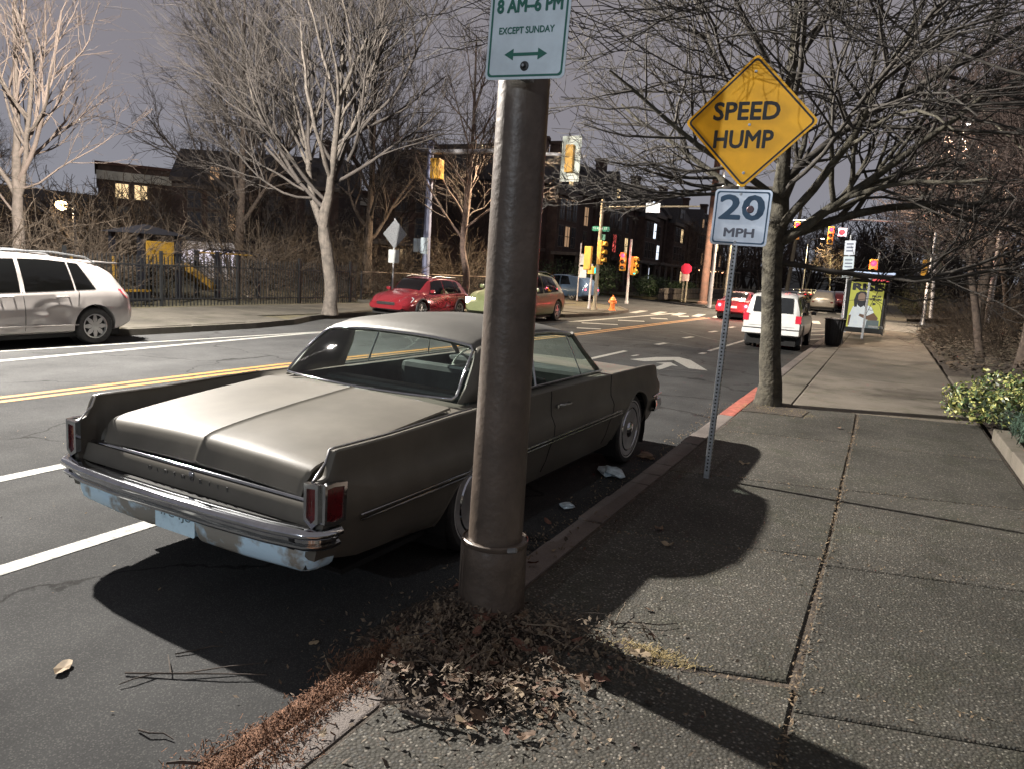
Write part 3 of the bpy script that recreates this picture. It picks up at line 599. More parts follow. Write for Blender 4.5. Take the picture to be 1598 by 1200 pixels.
# greenhouse
RAIL = [(1.93, .655, 1.235), (2.0, .662, 1.27), (2.15, .672, 1.295), (2.5, .678, 1.305), (3.0, .672, 1.30), (3.35, .658, 1.275), (3.48, .645, 1.245)]
def rail(y): return np.interp(y, [r_[0] for r_ in RAIL], [r_[1] for r_ in RAIL]), np.interp(y, [r_[0] for r_ in RAIL], [r_[2] for r_ in RAIL])
CRN = [(1.93, .055), (2.1, .075), (2.5, .085), (3.0, .08), (3.48, .05)]
b = MB(); G = []
for y in [1.93, 1.96, 2.0, 2.06, 2.15, 2.3, 2.5, 2.75, 3.0, 3.2, 3.35, 3.43, 3.48]:
    w_, z_ = rail(y); c_ = itp(y, CRN); rr = []
    bow = .055 if y < 2.2 else (-.05 if y > 3.3 else 0)
    for t in np.linspace(-1, 1, 23):
        a_ = abs(t); prof_ = (1 - a_ ** 2.6)
        yy = y - bow * (1 - t * t) * (1 if y < 1.95 or y > 3.45 else .6)
        rr.append((t * w_, yy, z_ + c_ * prof_ + (0 if a_ < .97 else -.006)))
    G.append(rr)
b.grid(G); roof = b.build('roof', mat('dusty_roof_paint', (.085, .082, .074), .48, .3, var=.12, scale=2.2, bump=.05, bscale=40), CAR, 50)
md = roof.modifiers.new('s', 'SOLIDIFY'); md.thickness = .025; md.offset = -1
for s in (1, -1):
    b = MB()
    # sail panel (C pillar): between rear glass edge and side window edge
    A_ = [(1.61, .735, .915), (1.70, .725, 1.0), (1.80, .70, 1.11), (1.88, .675, 1.19), (1.93, .655, 1.235)]
    B_ = [(2.28, .805, .918), (2.30, .785, 1.0), (2.32, .752, 1.11), (2.30, .712, 1.22), (2.26, .672, 1.297)]
    G = []
    for (ya, xa, za), (yb, xb, zb) in zip(A_, B_):
        G.append([(s * (xa + (xb - xa) * min(1, t * 1.6)), ya + (yb - ya) * t, za + (zb - za) * (t ** .8)) for t in np.linspace(0, 1, 7)])
    b.grid(G); cp = b.build('rear_pillar', M_PAINT, CAR, 60); md = cp.modifiers.new('s', 'SOLIDIFY'); md.thickness = .02; md.offset = 0
for s in (1, -1):
    b = MB(); b.tube([(s * .655, 3.44, 1.26), (s * .70, 3.62, 1.10), (s * .745, 3.86, .925)], [.02, .02, .024], 8); b.build('windscreen_pillar', M_PAINT, CAR, 50)
for s in (1, -1):
    b = MB(); b.tube([(s * (rail(y)[0] + .012), y, rail(y)[1] - .006) for y in (2.2, 2.5, 3.0, 3.35, 3.46)], .009, 6)
    b.tube([(s * .79, y, .925) for y in (2.28, 2.8, 3.4, 3.86)], .009, 6)
    b.tube([(s * .685, 2.62, 1.285), (s * .79, 2.57, .93)], .008, 6)
    b.tube([(s * .665, 3.30, 1.265), (s * .785, 3.42, .93)], .006, 6); b.build('window_frame', M_DCHROME, CAR, 50)
def wg(y, t):  # point on the side window plane
    xr, zr = rail(min(max(y, 2.0), 3.48)); return (.79 + (xr - .79) * t, y, .925 + (zr - .01 - .925) * t)
for s in (1, -1):
    b = MB(); G = []
    for u in np.linspace(0, 1, 9):
        yb, yt = 2.29 + u * 1.55, 2.27 + u * 1.17
        G.append([(s * wg(yt, t)[0], yb + (yt - yb) * t, .925 + (wg(min(yt, 3.45), 1)[2] - .925) * t) for t in np.linspace(0, 1, 4)])
    b.grid(G); b.build('side_window', M_GLASS, CAR, 60)
def rear_pt(u, t):  # u -1..1, t 0 bottom..1 top
    x = u * (.725 + (.645 - .725) * t); yb = 1.60 - .11 * (1 - u * u); yt = 1.925 - .05 * (1 - u * u)
    return (x, yb + (yt - yb) * t, .938 + (1.235 + .045 * (1 - abs(u) ** 2.6) - .938) * t + .03 * math.sin(PI * t) * .6)
b = MB(); b.grid([[rear_pt(u, t) for u in np.linspace(-1, 1, 21)] for t in np.linspace(0, 1, 9)]); b.build('rear_window', M_GLASS, CAR, 60)
b = MB(); per = [rear_pt(u, 0) for u in np.linspace(-.97, .97, 21)] + [rear_pt(1, t) for t in np.linspace(.06, .90, 8)] + [rear_pt(u, 1) for u in np.linspace(.96, -.96, 21)] + [rear_pt(-1, t) for t in np.linspace(.90, .06, 8)]
per.append(per[0]); b.tube([(x, y - .004, z + .004) for x, y, z in per], .0095, 6, caps=False); b.build('rear_window_trim', M_CHROME, CAR, 70)
b = MB(); b.grid([[(u * (.735 - .085 * t), 3.90 - .46 * t + .10 * (1 - u * u), .93 + .33 * t + .03 * (1 - u * u)) for u in np.linspace(-1, 1, 13)] for t in np.linspace(0, 1, 5)]); b.build('windscreen', M_GLASS, CAR, 60)
# interior
M_VIN = mat('dark_vinyl', (.035, .04, .038), .45, var=.3, scale=9); M_PALE = mat('pale_vinyl', (.38, .40, .36), .5, var=.15, scale=9)
b = MB(); b.box(-.72, .72, 1.62, 2.0, .84, .87); b.build('parcel_shelf', M_VIN, CAR, bevel=.01)
b = MB(); b.box(-.70, .70, 1.95, 2.12, .42, .90); b.box(-.70, .70, 2.05, 2.55, .35, .52); b.build('rear_seat', M_VIN, CAR, bevel=.04)
b = MB(); b.box(-.68, .68, 2.86, 3.02, .42, .93); b.box(-.68, .68, 3.0, 3.45, .35, .52); b.build('front_seat', M_VIN, CAR, bevel=.05)
b = MB(); b.box(-.16, .36, 2.84, 3.03, .915, .945); b.build('seat_top_sheen', M_PALE, CAR, bevel=.012)  # pale board paints the light reflected off the front bench top
b = MB(); b.box(-.73, .73, 3.66, 3.95, .70, .91); b.build('dashboard', M_VIN, CAR, bevel=.04)
b = MB(); Mx = frame((-.36, 3.50, .84), (0, -.85, .5)); b.tube([Mx @ Vector((.20 * math.cos(a), .20 * math.sin(a), 0)) for a in np.linspace(0, 2 * PI, 25)], .008, 6, False); b.tube([Mx @ Vector((-.2, 0, 0)), Mx @ Vector((.2, 0, 0))], .01, 6); b.tube([Mx @ Vector((0, 0, 0)), Mx @ Vector((0, 0, -.25))], .02, 6); b.build('steering_wheel', M_PALE, CAR, 60)
b = MB(); b.box(-.76, -.74, 1.7, 3.9, .35, .915); b.box(.74, .76, 1.7, 3.9, .35, .915); b.box(-.76, .76, 1.64, 3.94, .32, .34); b.build('door_cards', M_VIN, CAR)
b = MB(); b.box(-.1, .1, 3.42, 3.45, 1.14, 1.19); b.build('rear_view_mirror', M_DCHROME, CAR, bevel=.01)
# front end (seen only as an edge): bumper, grille, lamps
b = MB(); sweep(b, [(x, -(y)) for x, y in ((-.985, -4.9), (-.97, -5.12), (-.90, -5.17), (0, -5.22), (.90, -5.17), (.97, -5.12), (.985, -4.9))][::-1], [(-.06, .56), (.0, .55), (.015, .50), (.0, .44), (-.06, .43)])
b.build('front_bumper', M_CHROME, CAR, 50)
b = MB(); b.box(-.62, .62, 5.195, 5.22, .56, .70); b.build('grille', M_DCHROME, CAR)
for s in (1, -1):
    for dx in (.70, .85):
        b = MB(); b.lathe([(.075, 0), (.07, .02), (.03, .035)], 18, Matrix.Translation((s * dx, 5.20, .64)) @ Matrix.Rotation(-PI / 2, 4, 'X')); b.build('headlight', M_CHROME, CAR, 40)
# ------------------------------------------------------------------ modern vehicles
def gcar(name, label, loc, rz, paint, T, wheels, R, group=None, glassw=None, ws=None, rw=None, scale=1., lights=(), detail=True, spokes=5, cat='car', rimm=None, gm=None, taillit=False):
    """T rows: y, zbottom, zbelt, ztop, wmid, wbelt, wtop (half widths); y=0 is the tail"""
    C = thing(name, label, cat, loc, rz, group); C.scale = (scale,) * 3
    def ev(y):
        return [smooth_itp(y, [(r_[0], r_[i]) for r_ in T]) for i in range(1, 7)]
    def prof(y):
        zb, zs, zt, wm, wsh, wt = ev(y); h = zs - zb
        return [(0, zb), (wm * .86, zb), (wm * .95, zb + .04), (wm * .985, zb + .2 * h), (wm, zb + .45 * h), (wm * .995, zb + .62 * h), (wsh + (wm - wsh) * .45, zb + .84 * h), (wsh + .012, zs - .02), (wsh - .008, zs + .01),
                (wsh + (wt - wsh) * .5 + .015 * min(1, (zt - zs) * 3), zs + (zt - .05 - zs) * .5 + .005), (wt + .02, max(zs + .012, zt - .07)), (wt - .03, max(zs + .016, zt - .03)), (wt * .75, max(zs + .02, zt - .012)), (wt * .4, zt - .003 + .0), (0, zt)]
    y0, y1 = T[0][0], T[-1][0]; ys = sorted(set([r_[0] for r_ in T] + list(np.linspace(y0, y1, 34))))
    b = MB(); G = []
    for y in ys:
        p = prof(y); G.append([(-x, y, z) for x, z in p[:0:-1]] + [(x, y, z) for x, z in p[:-1]] + [(0, y, p[-1][1])])
    m = len(G[0]); V = [q for r_ in G for q in r_]; F = []
    for i in range(len(G) - 1):
        for j in range(m): F.append((i * m + j, i * m + (j + 1) % m, (i + 1) * m + (j + 1) % m, (i + 1) * m + j))
    F += [tuple(range(m))[::-1], tuple((len(G) - 1) * m + j for j in range(m))]
    # order of ring: close properly
    b.add(V, F); body = b.build('body', paint, C)
    bm = bmesh.new(); bm.from_mesh(body.data); bmesh.ops.remove_doubles(bm, verts=bm.verts, dist=1e-4); bmesh.ops.recalc_face_normals(bm, faces=bm.faces); bm.to_mesh(body.data); bm.free()
    WM = max(r_[4] for r_ in T)
    if detail:
        cut = []
        for s in (-1, 1):
            for cy in wheels:
                q = MB(); q.lathe([(R * 1.17, 0), (R * 1.17, .5)], 28, Matrix.Translation((WM - .32 if s > 0 else -WM - .18, cy, R * 1.03)) @ Matrix.Rotation(PI / 2, 4, 'Y')); cut.append(q.build('c', M_DARK))
        carve(body, cut)
    else:
        body.data.polygons.foreach_set('use_smooth', [True] * len(body.data.polygons)); body.data.set_sharp_from_angle(angle=math.radians(40))
    q = MB(); q.box(-WM * .85, WM * .85, y0 + .25, y1 - .25, .15, .45)
    for s in (-1, 1):
        for cy in wheels: q.lathe([(R * 1.16, 0), (R * 1.16, .02)], 20, Matrix.Translation((s * (WM - .31), cy, R * 1.03)) @ Matrix.Rotation(PI / 2, 4, 'Y'))
    q.build('underbody', M_DARK, C)
    rimm = rimm or mat('alloy', (.42, .41, .40), .35, .6, var=.1)
    for s in (-1, 1):
        for cy in wheels:
            Mx = Matrix.Translation((s * (WM - .12), cy, R)) @ Matrix.Rotation(s * PI / 2, 4, 'Y')
            w_ = MB(); tyre(w_, R, .21, Mx); wo = w_.build('wheel', M_RUB, C, 40)
            q = MB(); q.lathe([(R * .67, .02), (R * .67, .095), (R * .63, .10), (R * .60, .06)], 28, Mx, closed=True)
            q.lathe([(R * .14, .03), (R * .14, .085), (.0, .09)], 16, Mx)
            for k in range(spokes):
                a = 2 * PI * k / spokes; Ms = Mx @ Matrix.Rotation(a, 4, 'Z')
                q.add([Ms @ Vector(p) for p in ((R * .10, -R * .05, .085), (R * .36, -R * .125, .08), (R * .62, -R * .07, .078), (R * .62, R * .07, .078), (R * .36, R * .125, .08), (R * .10, R * .05, .085))], [(0, 1, 2, 3, 4, 5)])
            q.build('rim', rimm, wo, 30)
            q = MB(); q.lathe([(R * .66, .035), (R * .65, .036)], 20, Mx); q.build('brake_drum', M_DARK, wo)
    gm = gm or M_GLD
    def side(y, t):   # point on side glass band
        zb, zs, zt, wm, wsh, wt = ev(y); za, zc = zs + .025, zt - .085
        x0, x1 = wsh - .012, wt + .02
        return (x0 + (x1 - x0) * t + .02 * math.sin(PI * t) * min(1, (zt - zs) * 3), y, za + (zc - za) * t)
    for s in (-1, 1):
        for (ya, yb, yc, yd) in (glassw or []):     # bottom ya-yb, top yc-yd
            b = MB(); G = []
            for u in np.linspace(0, 1, 9):
                G.append([]);
                for t in np.linspace(0, 1, 4):
                    y = (ya + (yb - ya) * u) * (1 - t) + (yc + (yd - yc) * u) * t; p = side(y, t); G[-1].append((s * (p[0] + .006), p[1], p[2]))
            b.grid(G); b.build('side_window', gm, C, 60)
    def top(y, u):
        zb, zs, zt, wm, wsh, wt = ev(y); a_ = abs(u)
        z = np.interp(a_, [0, .4, .75, .96], [zt, zt - .003, zt - .012, zt - .03]); return (u * wt, y, z)
    for nm, w_ in (('windscreen', ws), ('rear_window', rw)):
        if w_:
            b = MB(); ya, yb = w_; b.grid([[(top(y, u)[0], y + (.004 if nm == 'windscreen' else -.004), top(y, u)[2] + .006) for u in np.linspace(-.93, .93, 13)] for y in np.linspace(ya, yb, 7)])
            b.build(nm, gm, C, 60)
    for (nm, m_, kind, a) in lights:
        for s in (-1, 1):
            b = MB()
            if kind == 'side':   # polygon on the flank given by (y,z), wraps outward
                V = []
                for y, z in a:
                    zb, zs, zt, wm, wsh, wt = ev(y); pr = prof(y); x = np.interp(z, [p[1] for p in pr[2:11]], [p[0] for p in pr[2:11]]); V.append((s * (x + .010), y, z))
                cx = Vector((sum(p[0] for p in V) / len(V), sum(p[1] for p in V) / len(V), sum(p[2] for p in V) / len(V))); 
                b.add(V + [cx + Vector((s * .02, 0, 0))], [(k, (k + 1) % len(V), len(V)) for k in range(len(V))])
            else:                # box x0,x1,y0,y1,z0,z1
                x0, x1, ya, yb, z0, z1 = a; b.box(min(s * x0, s * x1), max(s * x0, s * x1), ya, yb, z0, z1)
            o = b.build(nm, m_, C, bevel=0 if kind == 'side' else .012)
    if detail:
        for s in (-1, 1): b = MB(); b.box(min(s * WM, s * (WM + .16)), max(s * WM, s * (WM + .16)), y1 * .66 - .05, y1 * .66 + .06, T[3][2] + .03 if len(T) > 3 else 1.0, T[3][2] + .15); b.build('side_mirror', paint if name != 'white_suv' else M_BLACK, C, 40, bevel=.03)
    C['_p'] = 0; del C['_p']
    return C, ev, prof
M_SILV = mat('silver_paint', (.34, .315, .30), .32, .28, var=.05, scale=2.2, coat=.5)
M_CRED = mat('red_paint', (.17, .012, .018), .22, .25, var=.05, coat=.8)
M_CWHT = mat('white_paint', (.62, .62, .60), .3, 0, var=.05, coat=.5)
M_CGRN = mat('olive_paint', (.11, .125, .055), .4, .05, var=.1, coat=.1)
M_CDARK = mat('dark_paint', (.03, .034, .045), .22, .3, var=.1, coat=.7)
M_CBLUE = mat('blue_paint', (.06, .10, .17), .25, .3, var=.1, coat=.6)
M_CTAN = mat('tan_paint', (.24, .22, .19), .3, .3, var=.1, coat=.5)
M_TL = emis('tail_lamp_lit', (1, .03, .05), 3.5); M_BRK = emis('brake_lamp_lit', (1, .055, .09), 11); M_HL = emis('head_lamp_lit', (1, .80, .72), 130)
M_TLO = mat('tail_lamp_red', (.45, .02, .04), .2, emit=(1, .05, .08), es=.10, coat=.5)
M_LENS = mat('clear_lens', (.55, .58, .60), .12, .4, var=.1)
# silver crossover on the left, dented doors
TX = [(0, .42, .82, .98, .80, .74, .50), (.06, .36, .90, 1.10, .86, .80, .56), (.30, .27, .98, 1.36, .90, .84, .60), (.62, .24, 1.00, 1.50, .91, .84, .62), (.95, .23, .99, 1.56, .91, .84, .63), (1.8, .23, .955, 1.62, .905, .845, .64), (2.6, .23, .93, 1.60, .90, .84, .63), (3.05, .23, .93, 1.47, .90, .84, .60), (3.65, .23, .94, 1.03, .90, .82, .60), (4.1, .25, .88, .97, .89, .80, .58), (4.45, .28, .76, .84, .84, .72, .5), (4.62, .36, .62, .68, .72, .6, .4)]
RG, ev, prof = gcar('silver_crossover', 'silver crossover with dented rear door parked at the far left kerb', (-12.86, 8.74, 0), PI, M_SILV, TX, (.80, 3.48), .34, scale=.92,
    glassw=[(.74, 1.12, .98, 1.18), (1.15, 2.02, 1.21, 2.04), (2.10, 3.10, 2.10, 2.86)], ws=(3.55, 2.80), rw=(.10, .52), spokes=8, cat='crossover',
    lights=[('tail_light', M_TLO, 'side', [(.02, .84), (.035, .92), (.10, 1.02), (.30, 1.03), (.24, .96), (.12, .85)])])
b = MB(); b.prism([(-.56, .12), (.56, .12), (.60, .62), (-.60, .62)], 1.50, 1.535); b.v = [(x, y, z - (.10 * max(0, .3 - y))) for x, y, z in b.v]; b.build('roof_spoiler', M_SILV, RG, 40, bevel=.012)
for s in (-1, 1):
    b = MB(); b.tube([(s * .60, .62, 1.50), (s * .60, .8, 1.60), (s * .60, 1.4, 1.665), (s * .60, 2.2, 1.665), (s * .60, 2.75, 1.60), (s * .60, 2.85, 1.54)], .017, 8); b.build('roof_rail', M_STEEL, RG, 50)
def seam(C, prof, y, z0, z1, sides=(-1, 1), lean=0):
    for s in sides:
        b = MB(); pr = prof(y); zs_ = np.linspace(z0, z1, 8); b.tube([(s * (np.interp(z, [p[1] for p in pr[2:11]], [p[0] for p in pr[2:11]]) + .001), y + lean * (z - z0), z) for z in zs_], .005, 4); b.build('door_seam', M_DARK, C)
seam(RG, prof, 2.06, .30, .97); seam(RG, prof, 1.13, .72, 1.0, lean=-.2); seam(RG, prof, 3.1, .30, .95)
for s in (-1, 1): b = MB(); b.tube([(s * .907, 1.14, .38), (s * .907, 1.8, .385), (s * .907, 2.9, .385), (s * .90, 3.1, .39)], .018, 6, ell=.6); b.build('door_moulding', M_SILV, RG, 50)
for y in (1.28, 2.22):
    for s in (-1, 1): b = MB(); b.tube([(s * .86, y, .885), (s * .90, y + .02, .89), (s * .90, y + .20, .89), (s * .86, y + .22, .885)], .014, 6); b.build('door_handle', M_SILV, RG, 50)
# dents: push body vertices of the rear door in
bd = [c for c in RG.children if c.name.startswith('body')][0]
bm = bmesh.new(); bm.from_mesh(bd.data)
bmesh.ops.subdivide_edges(bm, edges=[e for e in bm.edges if all(1.1 < v.co.y < 2.6 and abs(v.co.x) > .8 and v.co.z < .95 for v in e.verts)], cuts=3, use_grid_fill=True)
for v in bm.verts:
    for cy, cz, ry_, rz_, d in ((1.45, .58, .24, .17, .028), (1.75, .68, .20, .12, .014), (1.30, .48, .10, .14, .024), (2.3, .36, .12, .06, .03), (1.85, .40, .12, .06, .03), (1.55, .80, .3, .05, -.008)):
        q = ((v.co.y - cy) / ry_) ** 2 + ((v.co.z - cz) / rz_) ** 2
        if q < 1 and abs(v.co.x) > .7: v.co.x -= math.copysign(d * (1 - q), v.co.x)
bm.to_mesh(bd.data); bm.free(); bd.data.set_sharp_from_angle(angle=math.radians(40))
# red hatchback beyond the bump-out, nose towards the camera
TH = [(0, .42, .80, .95, .78, .70, .5), (.1, .34, .88, 1.12, .85, .78, .55), (.4, .26, .93, 1.34, .88, .81, .58), (.9, .24, .92, 1.45, .885, .82, .6), (1.9, .23, .88, 1.49, .885, .82, .61), (2.5, .23, .87, 1.44, .88, .81, .59), (3.2, .23, .89, 1.02, .88, .80, .60), (3.7, .24, .84, .94, .87, .77, .56), (4.1, .27, .74, .82, .83, .7, .5), (4.35, .36, .58, .64, .70, .58, .4)]
SB, ev, prof = gcar('red_hatchback', 'glossy red hatchback parked nose towards us past the pale tree', (-13.25, 21.6, 0), PI, M_CRED, TH, (.75, 3.35), .325, scale=.86,
    glassw=[(.62, 1.0, .80, 1.06), (1.04, 1.82, 1.1, 1.84), (1.9, 2.85, 1.9, 2.55)], ws=(3.14, 2.52), rw=(.14, .42), gm=M_GLD,
    lights=[('tail_light', M_TLO, 'side', [(.04, .70), (.05, .90), (.28, .92), (.22, .72)]), ('head_light', M_LENS, 'side', [(4.26, .58), (4.24, .68), (3.85, .80), (3.80, .74), (4.0, .62)]), ('grille', M_BLACK, 'b', (0, .38, 4.30, 4.37, .50, .60))])
for s in (-1, 1): b = MB(); b.tube([(s * .56, .6, 1.41), (s * .56, .75, 1.49), (s * .56, 2.0, 1.53), (s * .56, 2.35, 1.47)], .016, 6); b.build('roof_rail', M_STEEL, SB, 50)
b = MB(); b.box(-.36, .36, 4.365, 4.375, .575, .59); b.build('grille_bar', M_CHROME, SB)
seam(SB, prof, 1.86, .30, .9); seam(SB, prof, 1.05, .6, .92); seam(SB, prof, 2.9, .3, .88)
for s in (-1, 1):   # glossy dark wheel-arch cladding
    for cy in (.75, 3.35): b = MB(); b.tube([(s * .885, cy + .40 * math.cos(a), .335 + .40 * math.sin(a)) for a in np.linspace(.0, PI, 15)], .03, 6); b.build('arch_cladding', M_BLACK, SB, 50)
# olive crossover driving towards us
OC, ev, prof = gcar('olive_crossover', 'olive green crossover driving towards us in the oncoming lane, headlights lit', (-11.15, 24.6, 0), PI + .04, M_CGRN, TX, (.80, 3.62), .35, scale=1.0,
    glassw=[(.68, 1.12, 1.0, 1.18), (1.14, 2.02, 1.20, 2.04), (2.10, 3.10, 2.10, 2.86)], ws=(3.55, 2.80), rw=(.10, .52), cat='crossover', spokes=5,
    lights=[('tail_light', M_TLO, 'side', [(.03, .76), (.035, .90), (.10, .98), (.20, .98), (.16, .88), (.10, .76)]), ('head_light', M_HL, 'b', (.50, .80, 4.42, 4.54, .58, .74))])
for s in (-1, 1): b = MB(); b.tube([(s * .60, .62, 1.50), (s * .60, .8, 1.60), (s * .60, 1.4, 1.665), (s * .60, 2.2, 1.665), (s * .60, 2.75, 1.60)], .017, 6); b.build('roof_rail', M_CHROME, OC, 50)
# red sedan braking at the lights
TS = [(0, .42, .82, .90, .80, .72, .5), (.1, .34, .93, .98, .86, .78, .6), (.5, .26, .96, 1.04, .89, .80, .6), (.75, .24, .95, 1.12, .89, .80, .58), (1.5, .23, .92, 1.40, .89, .80, .56), (2.3, .23, .90, 1.43, .89, .80, .56), (2.8, .23, .89, 1.36, .89, .80, .55), (3.5, .23, .88, .98, .88, .78, .6), (4.1, .25, .80, .88, .86, .74, .55), (4.6, .36, .6, .66, .74, .6, .4)]
def sedan(name, label, loc, rz, paint, tl=M_BRK, group=None, scale=.92, detail=True, cat='car'):
    return gcar(name, label, loc, rz, paint, TS, (.95, 3.65), .33, group, scale=scale, detail=detail, cat=cat,
        glassw=[(1.1, 1.95, 1.45, 2.0), (2.02, 3.05, 2.05, 2.75)], ws=(3.42, 2.78), rw=(.72, 1.38),
        lights=[('tail_light', tl, 'b', (.56, .74, .01, .10, .70, .80)), ('head_light', M_LENS, 'b', (.45, .70, 4.46, 4.56, .56, .64))])
RS, ev, prof = sedan('red_sedan', 'red sedan with bright brake lights driving away in the middle lane', (-6.25, 34.9, 0), -.02, M_CRED)
b = MB(); b.box(-.24, .24, -.01, .02, .60, .71); b.build('number_plate', M_CWHT, RS)
for s in (-1, 1):
    l = bpy.data.lights.new('brake_glow', 'POINT'); l.energy = 90; l.color = (1, .05, .07); l.shadow_soft_size = .08
    o = bpy.data.objects.new('brake_glow', l); COL.objects.link(o); o.parent = RS; o.location = (s * .65, -.12, .72)
hl = bpy.data.lights.new('head_lamp_beam', 'SPOT'); hl.energy = 220; hl.color = (1, .86, .75); hl.spot_size = 1.3; hl.spot_blend = .8; hl.shadow_soft_size = .08
ho = bpy.data.objects.new('head_lamp_beam', hl); COL.objects.link(ho); ho.parent = OC; ho.location = (0, 4.6, .66); ho.rotation_euler = (PI / 2 - .12, 0, 0)
# white boxy suv
TE = [(0, .50, 1.02, 1.10, .84, .80, .66), (.03, .48, 1.04, 1.14, .86, .82, .67), (.12, .46, 1.06, 1.66, .88, .83, .66), (.35, .42, 1.06, 1.76, .885, .835, .66), (1.5, .40, 1.06, 1.80, .885, .835, .66), (2.7, .40, 1.05, 1.78, .885, .835, .64), (3.2, .40, 1.06, 1.18, .885, .83, .66), (4.2, .42, 1.02, 1.10, .87, .80, .6), (4.6, .5, .84, .9, .8, .7, .5)]
EX, ev, prof = gcar('white_suv', 'white boxy four-by-four with a tow hitch parked beyond the pavement tree', (-2.66, 20.9, 0), 0, M_CWHT, TE, (.95, 3.75), .37, scale=.86, cat='suv',
    glassw=[(.25, 1.15, .36, 1.15), (1.25, 2.1, 1.25, 2.1), (2.2, 3.05, 2.2, 2.75)], ws=(3.12, 2.72), rw=None, gm=M_GLD,
    lights=[('tail_light', M_TLO, 'b', (.70, .875, -.02, .10, .88, 1.12)), ('wheel_mud_flap', M_BLACK, 'b', (.58, .86, .55, .58, .18, .55))])
b = MB(); b.add([(-.60, .018, 1.18), (.60, .018, 1.18), (.56, .09, 1.66), (-.56, .09, 1.66)], [(0, 1, 2, 3)]); b.v = [(x, y - .012, z) for x, y, z in b.v]; b.build('rear_window', mat('privacy_glass', (.02, .022, .025), .08, var=.1), EX)
b = MB(); b.box(-.86, .86, -.14, .04, .50, .66); b.build('rear_bumper', M_CWHT, EX, bevel=.02); b = MB(); b.box(-.86, .86, -.145, -.02, .655, .685); b.build('bumper_step_pad', M_BLACK, EX)
b = MB(); b.box(-.70, .70, -.006, .0, .74, .76); b.box(-.16, .16, -.012, 0, .78, .90); b.build('tailgate_seam', mat('seam_grey', (.3, .3, .3), .5, var=.1), EX)
b = MB(); b.lathe([(.06, 0), (.05, .012)], 16, Matrix.Translation((0, -.012, .97)) @ RX @ Matrix.Diagonal((1, .45, 1, 1))); b.build('oval_badge', M_CBLUE, EX)
b = MB(); b.box(-.03, .03, -.2, .3, .40, .46); b.lathe([(.03, 0), (.03, .05), (.0, .06)], 10, Matrix.Translation((0, -.17, .46))); b.box(-.25, .25, .0, .08, .40, .46); b.build('tow_hitch', M_BLACK, EX)
for s in (-1, 1): b = MB(); b.tube([(s * .60, .4, 1.80), (s * .60, 2.4, 1.84)], .02, 6); b.build('roof_rail', M_BLACK, EX, 50)
# ---- far traffic and parked cars
def far(name, label, x, y, rz, paint, tl=None, group=None, sc=.95, T=None, cat='car', hl_=None, z=0):
    lt = [('tail_light', tl or M_TLO, 'b', (.56, .76, .0, .10, .68, .80)), ('head_light', hl_ or M_LENS, 'b', (.45, .70, 4.46, 4.56, .56, .66))]
    c = gcar(name, label, (x, y, z), rz, paint, T or TS, (.9, 3.6), .33, group, scale=sc, detail=False, cat=cat, glassw=[(1.1, 1.95, 1.45, 2.0), (2.02, 3.05, 2.05, 2.75)], ws=(3.42, 2.78), rw=(.72, 1.38), lights=lt)[0]
    return c
far('black_sedan', 'dark sedan standing between the braking red sedan and the white suv', -5.9, 52.8, 0, M_CDARK)
far('grey_suv', 'grey suv seen just above the white suv roof across the junction', -4.0, 57.5, 0, M_CTAN, T=TX, cat='suv')
far('maroon_sedan', 'dark red sedan driving away beside the bus shelter', -3.0, 62, 0, M_CRED, T=TX)
far('blue_hatchback', 'blue car with lit tail lights turning into the side street behind the signal pole', -15.8, 41.8, 1.3, M_CBLUE, tl=M_BRK, T=TX)
far('dark_crossover', 'dark crossover standing in the side street left of the signal pole', -20.5, 45.0, 1.25, M_CDARK, T=TX, cat='crossover')
fc = far('parked_car', 'tan car, nearest in the bright row parked up the hill on the left kerb', -10.2, 76, 0, M_CTAN, tl=M_TL, group='cars parked up the hill on the left kerb')
pc = [M_CWHT, M_CDARK, M_SILV, M_CRED, M_CTAN]
def repaint(c, m):
    for ch in c.children:
        if ch.name.startswith('body'): ch.material_slots[0].link = 'OBJECT'; ch.material_slots[0].material = m
cn = ['white', 'dark', 'silver', 'red', 'tan']
for k in range(1, 9):
    f2 = copy_tree(fc, loc=(-10.2 + .1 * k, 76 + k * 6.3, 0)); repaint(f2, pc[(k - 1) % 5])
    f2['label'] = '%s car, %s in the bright row parked up the hill on the left kerb' % (cn[(k - 1) % 5], ['second', 'third', 'fourth', 'fifth', 'sixth', 'seventh', 'eighth', 'farthest'][k - 1])
ln = far('queued_car', 'silver car, nearest in the far queue of traffic in our lane', -5.6, 84, 0, M_SILV, tl=M_TL, group='far queue of cars in our lane')
for k in range(1, 5):
    f2 = copy_tree(ln, loc=(-5.6 + .15 * k, 84 + k * 8.5, 0)); repaint(f2, pc[(k + 1) % 5]); f2['label'] = '%s car, %s in the far queue of traffic in our lane' % (cn[(k + 1) % 5], ['second', 'third', 'fourth', 'last'][k - 1])
ot = far('oncoming_car', 'oncoming car far up the road with dazzling headlights left of the bus shelter', -1.9 - 3.2, 96, PI, M_CDARK, hl_=M_HL, group='oncoming cars')
lc = thing('stopped_vehicle_sign', None); bpy.data.objects.remove(lc)
